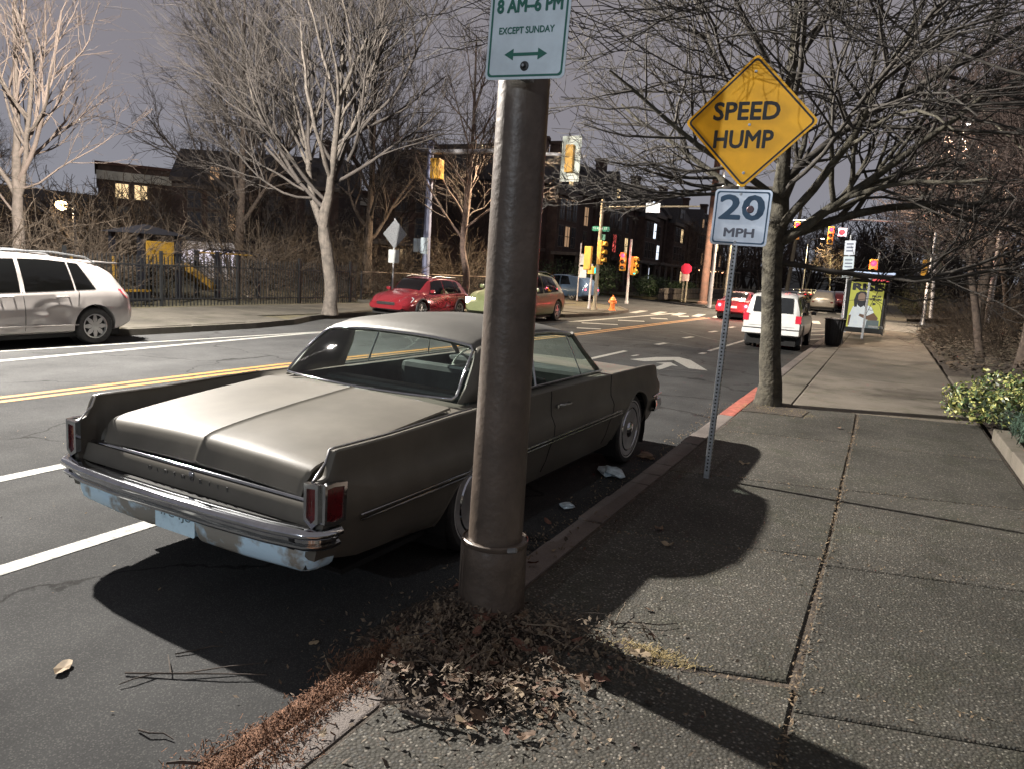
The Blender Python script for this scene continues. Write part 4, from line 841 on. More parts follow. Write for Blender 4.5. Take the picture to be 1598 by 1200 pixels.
# ------------------------------------------------------------------ street furniture
M_SIGY = mat('signal_yellow', (.55, .29, .03), .5, var=.15, scale=6)
E_RED = emis('signal_red_lit', (1, .012, .035), 9); E_ORR = emis('signal_hand_lit', (1, .14, .02), 7); E_GRN = emis('signal_green_lit', (.03, 1, .7), 2.5)
M_OFF = mat('signal_lens_off', (.03, .02, .02), .3, var=.2)
def signal(name, label, loc, rz, lit=(0,), sc=1., group=None, n=3, visor=True):
    """faces local -y"""
    t = thing(name, label, 'traffic light', loc, rz, group); t.scale = (sc,) * 3
    h = .36
    b = MB(); b.box(-.17, .17, 0, .20, 0, h * n); b.build('housing', M_SIGY, t, bevel=.03)
    for k in range(n):
        z = h * (n - k - .5); c = Matrix.Translation((0, -.001, z)) @ RX
        b = MB(); b.lathe([(.125, 0), (.12, .02), (.06, .035), (0, .04)], 16, c); o = b.build('lens', {0: E_RED, 1: M_OFF, 2: E_GRN}[k] if k in lit else M_OFF, t, 60)
        if k in lit and k == 0:
            l = bpy.data.lights.new('signal_glow', 'POINT'); l.energy = 60; l.color = (1, .04, .09); l.shadow_soft_size = .10
            q = bpy.data.objects.new('signal_glow', l); COL.objects.link(q); q.parent = t; q.location = (0, -.30, z)
        if visor:
            b = MB(); V = []
            for yy in (0, -.19):
                for a in np.linspace(-.35, PI + .35, 11): V.append((.15 * math.cos(a), yy if True else 0, z + .15 * math.sin(a)))
            b.add(V, [(i, i + 1, 12 + i, 11 + i) for i in range(10)]); v = b.build('visor', M_SIGY, t, 60); md = v.modifiers.new('s', 'SOLIDIFY'); md.thickness = .012
    return t
def pole(name, label, cat, loc, h, r0, r1, m, lean=0., k=14, **kw):
    t = thing(name, label, cat, loc, ry=lean, **kw); b = MB(); b.lathe([(r0 * 1.5, 0), (r0 * 1.5, .12), (r0, .2), (r1, h)], k); b.build('pole', m, t, 50); return t
M_GALV2 = mat('pale_pole', (.38, .37, .38), .5, .3, var=.2, scale=4)
M_WOODP = mat('weathered_pole', (.2, .17, .12), .7, var=.25, scale=4)
# corner of the side street: pole with street-name signs and two signals
SPL = pole('signal_pole', 'weathered tall pole carrying green street name signs and a mast arm at the far corner', 'pole', (-11.35, 30.5, .13), 4.75, .085, .07, M_WOODP)
b = MB(); b.tube([(0, 0, 4.42), (2.1, 0, 4.50), (4.2, 0, 4.55)], [.05, .04, .035], 8); b.build('mast_arm', M_WOODP, SPL, 50)
b = MB(); b.box(1.95, 2.55, -.06, -.03, 4.25, 4.65); b.build('mast_arm_plate', M_STEEL, SPL)
M_SNG = mat('street_name_green', (.01, .22, .12), .45, var=.1)
b = MB(); b.prism(rrect(.75, .20, .03), -.12, -.10, Matrix.Translation((0, 0, 3.42)) @ Matrix.Rotation(.25, 4, 'Z') @ RX); s1 = b.build('street_name_sign', M_SNG, SPL)
text('lettering', 'N 42nd ST', .10, mat('sign_letter_white', (.7, .72, .7), .5, var=.05), s1, (0.03, -.125, 3.52), (PI / 2, 0, .25), width=.6)
b = MB(); b.prism(rrect(.27, .24, .02), -.12, -.10, Matrix.Translation((.06, 0, 3.05)) @ RX); b.build('small_green_sign', mat('pale_green_sign', (.22, .45, .30), .5, scale=9, col2=(.05, .25, .14)), SPL)
signal('traffic_light', 'side-on yellow traffic light fixed to the weathered corner pole', (-11.20, 30.55, 2.12), PI / 2, (), .95)
signal('traffic_light', 'yellow traffic light seen from behind left of the weathered corner pole', (-11.75, 30.4, 1.85), PI, (), .95, visor=False)
b = MB(); GP = pole('signal_post', 'short pale signal post beside the weathered corner pole with a pedestrian signal', 'post', (-11.95, 31.4, .13), 2.0, .05, .05, M_GALV2)
b.box(-.16, .16, -.12, .12, 1.55, 1.9); b.build('pedestrian_signal', M_SIGY, GP, bevel=.02)
b = MB(); b.box(.165, .18, -.09, .09, 1.6, 1.84); b.build('signal_face', E_GRN, GP)
SPM = pole('signal_pole', 'pale slim signal pole washed pink by the red light across the side street', 'pole', (-13.05, 40.2, .13), 3.6, .075, .06, M_GALV2, lean=-.01)
signal('traffic_light', 'traffic light showing orange red left of the pink-lit slim pole', (-13.42, 40.0, 1.95), .1, (0,), .95)
signal('traffic_light', 'yellow traffic light side-on with a green lens right of the pink-lit slim pole', (-12.72, 40.1, 1.75), PI / 2 - .25, (2,), .95)
# hydrant
HY = thing('fire_hydrant', 'orange fire hydrant on the corner verge', 'hydrant', (-10.9, 31.6, .12)); M_OR = mat('hydrant_orange', (.62, .16, .03), .5, var=.15, scale=9)
b = MB(); b.lathe([(.16, 0), (.16, .04), (.11, .05), (.11, .42), (.15, .44), (.15, .48), (.12, .50), (.11, .56), (.06, .62), (.03, .63), (.03, .69), (0, .69)], 18); b.build('barrel', M_OR, HY, 50)
b = MB(); b.lathe([(.055, -.18), (.055, .18)], 12, Matrix.Translation((0, 0, .38)) @ Matrix.Rotation(PI / 2, 4, 'Y')); b.build('side_outlet', M_OR, HY, 50); b = MB(); b.lathe([(.07, 0), (.07, .16)], 12, Matrix.Translation((0, 0, .34)) @ RX); b.build('front_outlet', M_OR, HY, 50)
# big mast arm over the road with the signal plate
MA = pole('mast_arm_pole', 'tall bluish steel pole whose long arm carries a back-plated traffic light over the road', 'pole', (-17.1, 25.7, .13), 6.45, .17, .12, mat('bluish_pole', (.20, .22, .30), .45, .4, scale=1.2, col2=(.10, .10, .17), detail=3), k=18)
b = MB(); b.tube([(0, 0, 6.02), (3.2, 0, 6.02), (6.75, 0, 5.78)], [.10, .08, .055], 10); b.build('arm', M_GALV2, MA, 50)
b = MB(); b.lathe([(.13, 0), (.12, .1), (.04, .3), (.02, .5)], 10, Matrix.Translation((0, 0, 6.45))); b.build('finial', M_GALV2, MA, 50)
b = MB(); b.box(.12, .55, -.2, .2, 4.95, 5.75); b.build('signal_box', M_SIGY, MA, bevel=.04); b = MB(); b.box(-.62, -.17, -.05, 0, 2.0, 2.55); b.box(-.17, .17, -.19, -.175, 1.95, 2.6); b.build('posted_notice', M_SGNW, MA)
BP = signal('traffic_light', 'rear of a traffic light on a pale lit backplate at the end of the arm', (-10.9, 25.55, 5.32), PI, (), .9, visor=False)
b = MB(); b.box(-.42, .42, .06, .075, -.35, 1.45); b.build('backplate', mat('backplate', (.60, .60, .50), .5, scale=2.5, col2=(.40, .46, .42)), BP)
for c_ in BP.children:
    if c_.name.startswith('backplate'): c_.location.y = -.10
# rear of a diamond sign
DS = pole('diamond_signpost', 'thin post with the bare grey backs of a diamond sign and a small square plate', 'signpost', (-14.95, 20.5, .13), 3.0, .03, .03, M_STEEL, k=8)
dm2 = part_of('diamond_panel', M_STEEL, diamond((0.04, 2.48), .49), .03, .033, DS); part_of('square_plate', mat('plate_back', (.42, .44, .43), .5, .3, var=.1), [(a + .03, c + 1.52) for a, c in rrect(.44, .44, .03)], .03, .033, DS)
# stop sign across the junction on twin posts
ST = thing('stop_sign', 'red eight-sided sign on twin pale posts in front of the row houses', 'sign', (-12.45, 50.9, .12)); b = MB(); b.box(-.16, -.08, .01, .07, 0, 2.0); b.box(.10, .18, .01, .07, 0, 2.0); b.build('posts', M_WOODP, ST)
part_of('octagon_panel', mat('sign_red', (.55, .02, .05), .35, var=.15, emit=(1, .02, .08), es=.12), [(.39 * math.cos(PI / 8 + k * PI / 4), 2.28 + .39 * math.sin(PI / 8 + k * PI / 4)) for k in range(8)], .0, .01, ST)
part_of('lower_plate', mat('plate_pink', (.45, .30, .27), .5, var=.2), [(a, c + 1.45) for a, c in rrect(.5, .5, .03)], .0, .01, ST)
pole('utility_pole', 'broad brown wooden utility pole standing right of the stop sign', 'pole', (-10.9, 50.0, .12), 9.8, .27, .2, mat('wood_pole_brown', (.14, .07, .05), .85, scale=3, col2=(.07, .04, .03)))
pole('utility_pole', 'pale utility pole behind the signpost perforations up the road', 'pole', (-8.6, 46.0, .12), 8.5, .22, .18, mat('wood_pole_pale', (.32, .27, .20), .85, var=.3, scale=3))
pole('utility_pole', 'thin wooden pole leaning far up the left side of the road', 'pole', (-8.9, 78.0, 0), 9.5, .2, .14, M_WOODP, lean=.05)
# hanging signals down our road
for i, (x, z, l_) in enumerate(((-4.95, 4.35, 'red traffic light hanging over the road just right of the pavement tree'), (-3.15, 4.15, 'red traffic light hanging beside a small pale sign over the road'))):
    signal('traffic_light', l_, (x, 45, z), 0, (0,), .9)
MA2 = pole('mast_arm_pole', 'slim dark pole with a long arm holding the hanging red signals', 'pole', (1.95, 45.2, .12), 6.2, .10, .08, M_STEEL, k=10); b = MB(); b.tube([(0, 0, 5.35), (-4, .1, 5.45), (-7.2, .1, 5.3)], [.06, .05, .04], 8); b.build('arm', M_STEEL, MA2, 50)
b = MB(); b.box(-4.75, -4.3, -.12, -.10, 4.5, 4.95); b.build('no_turn_plate', M_SW2, MA2)
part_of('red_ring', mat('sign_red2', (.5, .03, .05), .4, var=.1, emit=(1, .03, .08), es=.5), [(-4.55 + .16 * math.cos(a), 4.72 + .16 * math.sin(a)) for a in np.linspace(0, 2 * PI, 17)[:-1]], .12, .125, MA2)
signal('traffic_light', 'bright red traffic light above the bus shelter roof', (-.80, 45, 2.10), 0, (0,), 1.25)
signal('pedestrian_signal', 'glowing orange hand signal just right of and below the red light over the shelter', (-.40, 44.6, 2.42), 0, (), 1.1, n=1)
b = MB(); b.box(-.10, .10, -.03, -.015, .08, .28); b.build('lit_hand', E_ORR, bpy.data.objects[[o.name for o in COL.objects if o.name.startswith('pedestrian_signal')][-1]])
pole('signal_post', 'post behind the bus shelter bearing the bright red light', 'post', (-.60, 45.3, .12), 3.7, .06, .06, M_STEEL, k=8)
RP1 = pole('signal_post', 'pale leaning signal post right of the pavement end, left of two', 'post', (2.40, 55, .1), 3.2, .13, .11, M_WOODP, lean=-.03)
RP2 = pole('signal_post', 'pink-lit leaning steel post right of the pavement end, right of two', 'post', (2.72, 53.4, .1), 4.2, .12, .09, M_GALV2, lean=-.06)
signal('traffic_light', 'yellow traffic light on the left of the two leaning posts at the right', (2.12, 54.8, 2.75), PI * .8, (), 1.1)
# ------------------------------------------------------------------ bus stop
BS = pole('bus_stop_post', 'dark post with pale parking and bus signs stacked beside the bus shelter', 'signpost', (-1.0, 24, .14), 3.2, .03, .03, M_STEEL, lean=-.04, k=8)
for z0, h_, m_ in ((2.62, .42, M_SW2), (2.18, .40, M_SGNW), (1.95, .2, M_SGNW)): part_of('sign_plate', m_, [(a, c + z0) for a, c in rrect(.29, h_, .02)], .03, .036, BS)
b = MB()
for z in (2.74, 2.84, 2.94): b.box(-.09, .09, -.038, -.0365, z - .02, z + .02)
for z in (2.28, 2.38, 2.48): b.box(-.10, .10, -.038, -.0365, z - .02, z + .015)
b.build('printed_lines', mat('print_grey', (.12, .14, .20), .6, var=.2), BS)
SH = thing('bus_shelter', 'glass bus shelter with pale flat roof and a yellow advertising poster', 'bus shelter', (-1.30, 26.9, .14))
b = MB(); b.box(-.08, 1.50, -.05, 3.6, 2.16, 2.24); b.build('roof', mat('roof_pale_glow', (.45, .55, .72), .4, var=.1, emit=(.4, .55, 1), es=.22), SH, bevel=.02); b = MB(); b.box(-.02, 1.44, 0, 3.5, 2.02, 2.158); b.build('roof_beam', mat('shelter_dark', (.05, .035, .045), .5, var=.2), SH)  # faint bluish emission on the roof stands in for light falling on it
for x, y in ((.10, .05), (.78, .05), (.10, 3.4), (1.36, 3.4)):
    b = MB(); b.box(x - .035, x + .035, y - .035, y + .035, 0, 2.02); b.build('upright', M_STEEL, SH, bevel=.006)
b = MB(); b.box(.05, .07, .2, 3.3, .25, 1.95); b.build('glass_pane', glass('shelter_glass', (.75, .78, .78)), SH)
b = MB(); b.box(1.40, 1.42, .2, 2.2, .25, 1.95); b.build('glass_pane', glass('shelter_glass'), SH)
b = MB(); b.box(.9, 1.35, .9, 1.1, .38, .44); b.build('bench', M_STEEL, SH)
b = MB(); b.box(.05, 1.33, 2.45, 2.62, .10, 1.98); fr = b.build('advert_frame', M_BLACK, SH, bevel=.02)
def flat(name, pts, m, y, par): b = MB(); b.prism(pts, -y, -y + .002, RX); return b.build(name, m, par)
ps = flat('poster', [(.15, .28), (1.24, .28), (1.24, 1.90), (.15, 1.90)], mat('poster_yellow', (.40, .40, .07), .4, var=.06, emit=(.72, .70, .14), es=.36), 2.447, fr)
pm = lambda n, c, es=.30: mat('poster_' + n, c, .5, var=.08, scale=6, emit=c, es=es)
flat('printed_shirt', [(.22, .28), (.20, .70), (.30, 1.02), (.45, 1.12), (.72, 1.12), (.90, 1.04), (1.00, .85), (.86, .70), (.80, .28)], pm('white', (.72, .76, .80)), 2.443, ps)
flat('printed_arm', [(.55, .78), (.80, .72), (1.00, .84), (1.16, .66), (1.12, .55), (.80, .58), (.52, .70)], pm('brown', (.16, .09, .06)), 2.439, ps)
flat('printed_arm', [(.19, .34), (.24, .34), (.27, .72), (.20, .70)], pm('brown', (.16, .09, .06)), 2.439, ps)
flat('printed_hair', [(.34, 1.0), (.30, 1.25), (.36, 1.50), (.48, 1.58), (.64, 1.58), (.74, 1.48), (.78, 1.2), (.74, 1.0), (.66, 1.05), (.62, 1.25), (.44, 1.25), (.42, 1.02)], pm('hair', (.03, .03, .04)), 2.439, ps)
flat('printed_face', [(.43, 1.22), (.43, 1.44), (.50, 1.52), (.60, 1.52), (.66, 1.44), (.66, 1.22), (.60, 1.14), (.49, 1.14)], pm('face', (.30, .20, .15)), 2.435, ps)
flat('printed_beard', [(.44, 1.08), (.43, 1.26), (.50, 1.24), (.60, 1.24), (.66, 1.26), (.65, 1.08), (.55, 1.00)], pm('hair', (.03, .03, .04)), 2.431, ps)
flat('printed_trousers', [(.78, .28), (.80, .56), (1.20, .58), (1.22, .28)], pm('grey', (.12, .15, .16)), 2.437, ps)
text('poster_title', 'RISE', .24, pm('hair', (.03, .03, .04)), ps, (.70, 2.428, 1.72), width=1.0, bold=.02)
text('poster_line', 'FROM', .07, pm('hair', (.03, .03, .04)), ps, (1.02, 2.428, 1.42), width=.28, bold=.006); text('poster_line', 'WITHIN', .07, pm('hair', (.03, .03, .04)), ps, (.99, 2.428, 1.31), width=.40, bold=.006)
flat('printed_logo', [(.92, 1.10), (1.02, 1.13), (1.02, 1.18), (.92, 1.20)], pm('hair', (.03, .03, .04)), 2.439, ps)
b = MB(); b.box(.86, 1.36, .02, .04, 1.94, 2.08); b.build('route_sign', mat('route_red', (.5, .05, .06), .5, var=.1, emit=(1, .12, .15), es=.35), SH)
# litter bin
LB = thing('litter_bin', 'black slatted litter bin at the kerb in front of the bus shelter', 'bin', (-1.17, 22.7, .14)); b = MB(); b.lathe([(.17, 0), (.20, .1), (.25, .72), (.24, .74), (.21, .74), (.17, .1), (.0, .09)], 20); b.build('bin_body', M_BLACK, LB, 40)
for k in range(20):
    a = 2 * PI * k / 20; b = MB(); b.tube([(.20 * math.cos(a), .20 * math.sin(a), .04), (.268 * math.cos(a), .268 * math.sin(a), .74)], .012, 4); b.build('slat', M_BLACK, LB)
b = MB(); b.lathe([(.26, .74), (.285, .75), (.285, .78), (.22, .79), (.21, .76)], 20); b.build('rim', M_BLACK, LB, 40)
b = MB(); b.lathe([(.2, .70), (.15, .78), (.05, .80), (0, .79)], 9); b.build('rubbish', mat('rubbish_bag', (.12, .12, .12), .5, var=.5, scale=20, bump=.6, bscale=30), LB)
# glowing white panel behind the pole and its post
GL = pole('lit_panel_post', 'glowing white lit panel on a thin post just right of the brown pole', 'lit sign', (-13.02, 26.9, .13), 2.9, .05, .04, M_GALV2, k=8)
b = MB(); b.box(-.62, .22, -.1, .1, 1.02, 1.58); b.build('lit_panel', emis('white_panel_lit', (.90, .78, 1.0), 6), GL)
SG2 = pole('signpost', 'thin post with white plates in front of the dark shrubs across the side street', 'signpost', (-15.4, 38.5, .13), 3.2, .04, .04, M_GALV2, k=8)
part_of('sign_plate', M_SW2, [(a + .25, c + 2.0) for a, c in rrect(.4, .6, .03)], .03, .035, SG2); part_of('sign_plate', M_SW2, [(a + .25, c + 1.3) for a, c in rrect(.4, .6, .03)], .03, .035, SG2)
# ------------------------------------------------------------------ street lamps
def street_lamp(label, x, y, h, rz, arm, power, color, rad=.12, head=True, group=None, z=.13, cutoff=True):
    t = thing('street_lamp', label, 'street lamp', (x, y, z), rz, group)
    b = MB(); b.lathe([(.13, 0), (.12, .5), (.07, h)], 12); b.build('pole', M_GALV2, t, 50)
    b = MB(); b.tube([(0, 0, h - .5), (arm * .3, 0, h), (arm * .75, 0, h + .15), (arm, 0, h + .15)], .035, 8); b.build('arm', M_GALV2, t, 50)
    b = MB(); b.box(arm - .1, arm + .5, -.13, .13, h + .10, h + .22); hd = b.build('lamp_head', M_GALV2, t, bevel=.04)
    b = MB(); b.box(arm - .02, arm + .42, -.10, .10, h + .075, h + .098); b.build('lamp_lens', emis('lamp_lens_lit', color, 25), hd)
    l = bpy.data.lights.new('lamp_light', 'SPOT' if cutoff else 'POINT'); l.energy = power; l.color = color; l.shadow_soft_size = rad
    if cutoff: l.spot_size = 2.6; l.spot_blend = .6
    o = bpy.data.objects.new('lamp_light', l); COL.objects.link(o); o.parent = t; o.location = (arm + .2, 0, h - .06 - rad); return t
WARM = (1.0, .84, .66)
street_lamp('tall street lamp behind the far kerb lighting the beige coupe from the left', -15.2, 5.7, 8.05, 0, 2.4, KEY, (1.0, .94, .86), cutoff=False)
street_lamp('added fill lamp on the near pavement behind the viewer lighting the sign faces', .6, -17, 8.5, PI, 2.2, 3200, (.78, .89, 1.0), cutoff=False)  # unseen fill lamp, added to brighten the sign faces
street_lamp('street lamp rising above the playground corner hidden behind the brown pole', -15.3, 29.3, 7.9, 0, .6, 13000, (1.0, .78, .52))
street_lamp('street lamp at the junction hidden behind the speed hump diamond', -9.3, 44.5, 8.6, 0, 2.0, 26000, (1.0, .80, .58))
street_lamp('street lamp on the right side of the junction among the branches', 3.6, 33.5, 8.0, PI, 1.6, 13000, (1.0, .76, .54))
street_lamp('street lamp up the hill washing a bare tree yellow', -10.4, 109, 8.0, 0, 1.6, 9000, (1.0, .80, .40))
l1 = street_lamp('lit street lamp glowing orange white left of the apartment block', -40.6, 25.9, 3.3, PI + .3, .6, 2400, (1.0, .70, .38), rad=.10, z=.1, cutoff=False)
b = MB(); b.lathe([(0, -.30), (.26, -.18), (.32, 0), (.24, .18), (0, .24)], 14, Matrix.Translation((.8, 0, 3.45))); b.build('glowing_globe', emis('globe_lit', (1, .66, .30), 22), l1, 60)
# ------------------------------------------------------------------ trees
def polymesh(name, branches, kfun, m, parent):
    """branches: list of (points Nx3, radii N); one tube each"""
    VV = []; FF = []; off = 0
    for P, R_ in branches:
        n = len(P); k = kfun(R_[0]); T = np.gradient(P, axis=0); T /= (np.linalg.norm(T, axis=1)[:, None] + 1e-9)
        up = np.array([0, 0, 1.]) if abs(T[0][2]) < .8 else np.array([1., 0, 0])
        A = np.cross(T, up); A /= (np.linalg.norm(A, axis=1)[:, None] + 1e-9); B = np.cross(T, A)
        q = np.arange(k) * 2 * PI / k; c = np.cos(q)[None, :, None]; s = np.sin(q)[None, :, None]
        V = P[:, None, :] + (A[:, None, :] * c + B[:, None, :] * s) * R_[:, None, None]; VV.append(V.reshape(-1, 3))
        i = np.arange(n - 1)[:, None] * k; j = np.arange(k)[None, :]; jn = (j + 1) % k
        FF.append(np.stack([i + j, i + jn, i + k + jn, i + k + j], -1).reshape(-1, 4) + off); off += n * k
    V = np.concatenate(VV).astype(np.float32); F = np.concatenate(FF).astype(np.int32)
    me = bpy.data.meshes.new(name); me.vertices.add(len(V)); me.vertices.foreach_set('co', V.ravel()); me.loops.add(F.size); me.loops.foreach_set('vertex_index', F.ravel())
    me.polygons.add(len(F)); me.polygons.foreach_set('loop_start', np.arange(len(F), dtype=np.int32) * 4); me.update(calc_edges=True)
    me.polygons.foreach_set('use_smooth', [True] * len(F)); me.materials.append(m)
    o = bpy.data.objects.new(name, me); COL.objects.link(o); o.parent = parent; return o
def wander(rs, p, d, L, n, jit, up, r0, r1):
    P = [np.array(p, float)]; d = np.array(d, float); d /= np.linalg.norm(d)
    for _ in range(n):
        d = d + rs.normal(0, jit, 3) + np.array([0, 0, up]); d /= np.linalg.norm(d); P.append(P[-1] + d * L / n)
    return np.array(P), np.linspace(r0, r1, n + 1)
def tree(name, label, loc, trunk, limbs, mb, mt, seed=1, depth=3, twig=.006, dens=1., up=.05, spread=.8, group=None, rz=0, cat='tree', jit=.10, lens=.55, minz=-.9):
    """trunk: list of (x,y,z,r); limbs: list of (start z or point, dir, length, radius)"""
    rs = np.random.RandomState(seed); t = thing(name, label, cat, loc, rz, group)
    P = np.array([q[:3] for q in trunk], float); R_ = np.array([q[3] for q in trunk])
    # refine trunk
    tt = np.linspace(0, 1, 14); s_ = np.linspace(0, 1, len(P)); P2 = np.stack([np.interp(tt, s_, P[:, i]) for i in range(3)], 1); R2 = np.interp(tt, s_, R_); P2[1:-1, :2] += rs.normal(0, R_[0] * .08, (12, 2)); R2[0] *= 1.18
    polymesh('trunk', [(P2, R2 * (1 + rs.normal(0, .03, 14)))], lambda r: 16, mb, t)
    big, small = [], []
    def grow(p, d, L, r0, lv):
        n = max(3, int(5 - lv + L * 1.2)) if lv < 3 else 3
        r1 = max(twig * .7, r0 * (.32 if lv < depth else .5)); Pb, Rb = wander(rs, p, d, L, n, jit * (1 + .35 * lv), up * (1 if lv < 2 else .6), r0, r1)
        (big if r0 > .028 and lv < 2 else small).append((Pb, Rb))
        if lv >= depth: return
        cnt = int(round((5.0 + L * 1.8) * dens * (1 if lv else 1.25)))
        for c in range(cnt):
            u = rs.uniform(.18, 1.0) if lv else rs.uniform(.22, 1.); q = u * n; i = min(int(q), n - 1); f_ = q - i
            pp = Pb[i] * (1 - f_) + Pb[i + 1] * f_; rr = Rb[i] * (1 - f_) + Rb[i + 1] * f_; dd = Pb[i + 1] - Pb[i]; dd /= np.linalg.norm(dd)
            v = rs.normal(0, 1, 3); v -= v.dot(dd) * dd; v /= np.linalg.norm(v); nd = dd * (1 - spread * .45) + v * spread * rs.uniform(.6, 1.1); nd[2] = max(nd[2] + up, minz)
            grow(pp, nd, L * rs.uniform(.38, .72) * (1.15 - .5 * u) * lens / .55, max(twig, min(rr * .65, r0 * .5)), lv + 1)
    for (st, d, L, r) in limbs:
        if not isinstance(st, (tuple, list)): st = tuple(np.interp(st, P[:, 2], P[:, i]) for i in range(3))
        grow(np.array(st), d, L, r, 0)
    for i, bb in enumerate(big): pass
    nl = len(limbs)
    if big: 
        for bb in big[:nl]: polymesh('limb', [bb], lambda r: 9, mb, t)
        if big[nl:]: stuff(polymesh('crown', big[nl:] + small, lambda r: 6 if r > .03 else (4 if r > .012 else 3), mt, t))
        elif small: stuff(polymesh('crown', small, lambda r: 4 if r > .012 else 3, mt, t))
    elif small: stuff(polymesh('crown', small, lambda r: 4 if r > .012 else 3, mt, t))
    return t
def around(n, z0, z1, elev, L, r, rs, taper=.5, az0=0):
    out = []
    for i in range(n):
        a = az0 + i * 2.399 + rs.uniform(-.3, .3); u = i / max(1, n - 1); e = elev * rs.uniform(.7, 1.25) + .45 * u
        out.append((z0 + (z1 - z0) * u, (math.cos(a) * math.cos(e), math.sin(a) * math.cos(e), math.sin(e)), L * (1 - taper * u) * rs.uniform(.8, 1.15), r * (1 - .45 * u)))
    return out
rs0 = np.random.RandomState(3)
# pavement tree at the right
TR = tree('pavement_tree', 'bare tree with a mossy dark trunk growing in the pavement behind the speed hump sign', (-1.25, 10.42, .12),
     [(0, 0, 0, .165), (-.03, .02, .6, .138), (-.10, 0, 1.4, .13), (-.18, .0, 2.1, .135), (-.12, .0, 2.6, .12), (-.20, .1, 3.5, .075), (-.25, .2, 5.5, .05), (-.2, .2, 7.5, .02)],
     [(2.15, (1, -.15, .55), 2.8, .075), (2.25, (.9, .5, .35), 3.4, .07), (2.35, (.7, -.6, .75), 3.4, .06), (2.5, (-.9, .2, .45), 3.0, .055), (2.7, (-.6, -.75, .6), 2.9, .05), (2.6, (.1, .9, .7), 3.2, .06), (3.0, (.8, .1, .9), 4.2, .06), (3.3, (-.8, .4, .7), 3.4, .045),
      (3.6, (.3, -.5, 1), 3.8, .045), (4.0, (-.5, -.2, 1), 3.4, .04), (4.4, (.6, .3, 1), 3.2, .035), (4.8, (-.2, .4, 1), 3.2, .03), (2.9, (-1, -.1, .12), 2.6, .035), (1.95, (1, .1, .12), 3.4, .045), (5.5, (.3, -.3, 1), 2.5, .025), ((-.1, -.15, 2.8), (-.02, -1, .13), 5.4, .032), ((-.15, -.1, 3.4), (.12, -1, .02), 5.0, .026)],
     M_BARK_R, mat('twig_mossy', (.042, .037, .032), .95, var=.4, scale=2), seed=11, depth=3, twig=.0045, dens=.88, up=.04, spread=.85, minz=-.12)
b = MB(); b.lathe([(.168, .0), (.150, .15), (.143, .20)], 16, Matrix.Translation((0, 0, 0))); 
b.build('whitewash_band', mat('lichen_white', (.30, .29, .25), .9, scale=14, col2=(.06, .05, .04), bump=.8, bscale=30, lo=.4, hi=.6), TR, 60)
# big pale-trunked tree on the bump-out
CT = tree('bumpout_tree', 'big bare spreading tree with smooth pale trunk on the far kerb bump-out', (-13.9, 16.15, .12),
     [(0, 0, 0, .20), (0, 0, .5, .185), (-.05, 0, 1.3, .17), (-.22, 0, 2.0, .16), (-.32, 0, 2.5, .15), (-.1, 0, 3.6, .10), (.1, .1, 5.5, .07), (.1, .2, 8.2, .03)],
     [((-.30, 0, 2.35), (-.55, .0, .75), 4.6, .11), ((-.30, 0, 2.3), (.40, -.05, .95), 5.2, .125), (2.6, (-.15, .3, 1), 5.6, .09), ((-.25, 0, 2.9), (-.9, .1, .35), 4.2, .065), ((-.2, 0, 3.1), (-.8, -.4, .5), 4.0, .055), ((0, 0, 3.6), (.8, .3, .5), 3.6, .055),
      ((.1, 0, 4.0), (-.5, -.5, .9), 4.2, .05), ((.5, 0, 4.2), (.9, -.3, .55), 3.6, .05), ((.9, 0, 5.0), (.7, .2, .9), 4.2, .05), ((.1, .1, 5.0), (-.6, .2, 1), 4.2, .045), ((-1.2, 0, 3.6), (-.9, -.2, .9), 4.6, .06), ((-1.6, 0, 4.2), (-.9, .1, .55), 4.2, .05), ((0, .1, 5.8), (.2, -.2, 1), 4.5, .04), ((-.8, 0, 4.2), (-.35, .1, 1), 6.5, .05), ((.7, 0, 4.4), (.3, -.1, 1), 6.2, .05), ((-1.3, .1, 4.6), (-.6, .1, 1), 6.0, .045), ((-1, 0, 3.4), (-1, .0, .12), 3.4, .04), ((-.8, 0, 3.2), (-.7, -.6, .0), 3.0, .04)],
     M_BARK_P, mat('twig_bumpout', (.036, .030, .026), .95, var=.3, scale=2), seed=5, depth=3, twig=.0042, dens=.58, up=.09, spread=.62, lens=.66)
# dark tall tree inside the park behind it
D1 = tree('park_tree', 'tall dark bare tree with fan-shaped crown inside the park behind the fence', (-27.5, 25.5, .1), [(0, 0, 0, .24), (0, 0, 2.5, .19), (.1, 0, 5, .15), (.2, 0, 9, .09), (.3, 0, 14, .03)],
     around(16, 2.8, 11, .62, 6.4, .10, rs0, .45), M_BARK_B, M_TWIGR, seed=21, depth=3, twig=.0075, dens=.62, up=.06, spread=.7)
D2 = tree('park_tree', 'dark bare tree with an upright crown behind the pale tree, left of the bluish pole', (-21.5, 27.5, .1), [(0, 0, 0, .22), (0, 0, 2.2, .18), (0, .1, 5, .13), (.1, 0, 8.5, .08), (.1, 0, 13, .03)],
     around(15, 2.4, 10, .7, 5.4, .09, rs0, .45, 1.), M_BARK_B, M_TWIGR, seed=22, depth=3, twig=.0075, dens=.62, up=.07, spread=.7)
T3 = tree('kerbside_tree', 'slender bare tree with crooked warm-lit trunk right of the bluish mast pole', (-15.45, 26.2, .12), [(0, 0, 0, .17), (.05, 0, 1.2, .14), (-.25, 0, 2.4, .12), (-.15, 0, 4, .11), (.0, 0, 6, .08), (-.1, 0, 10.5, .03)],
     around(16, 2.2, 8.5, .65, 4.0, .055, rs0, .4, 2.), mat('bark_warm', (.15, .10, .08), .9, scale=8, col2=(.07, .05, .04), bump=.8), mat('twig_warm', (.06, .046, .038), .95, var=.3, scale=2), seed=23, depth=3, twig=.0065, dens=.62, up=.07, spread=.7)
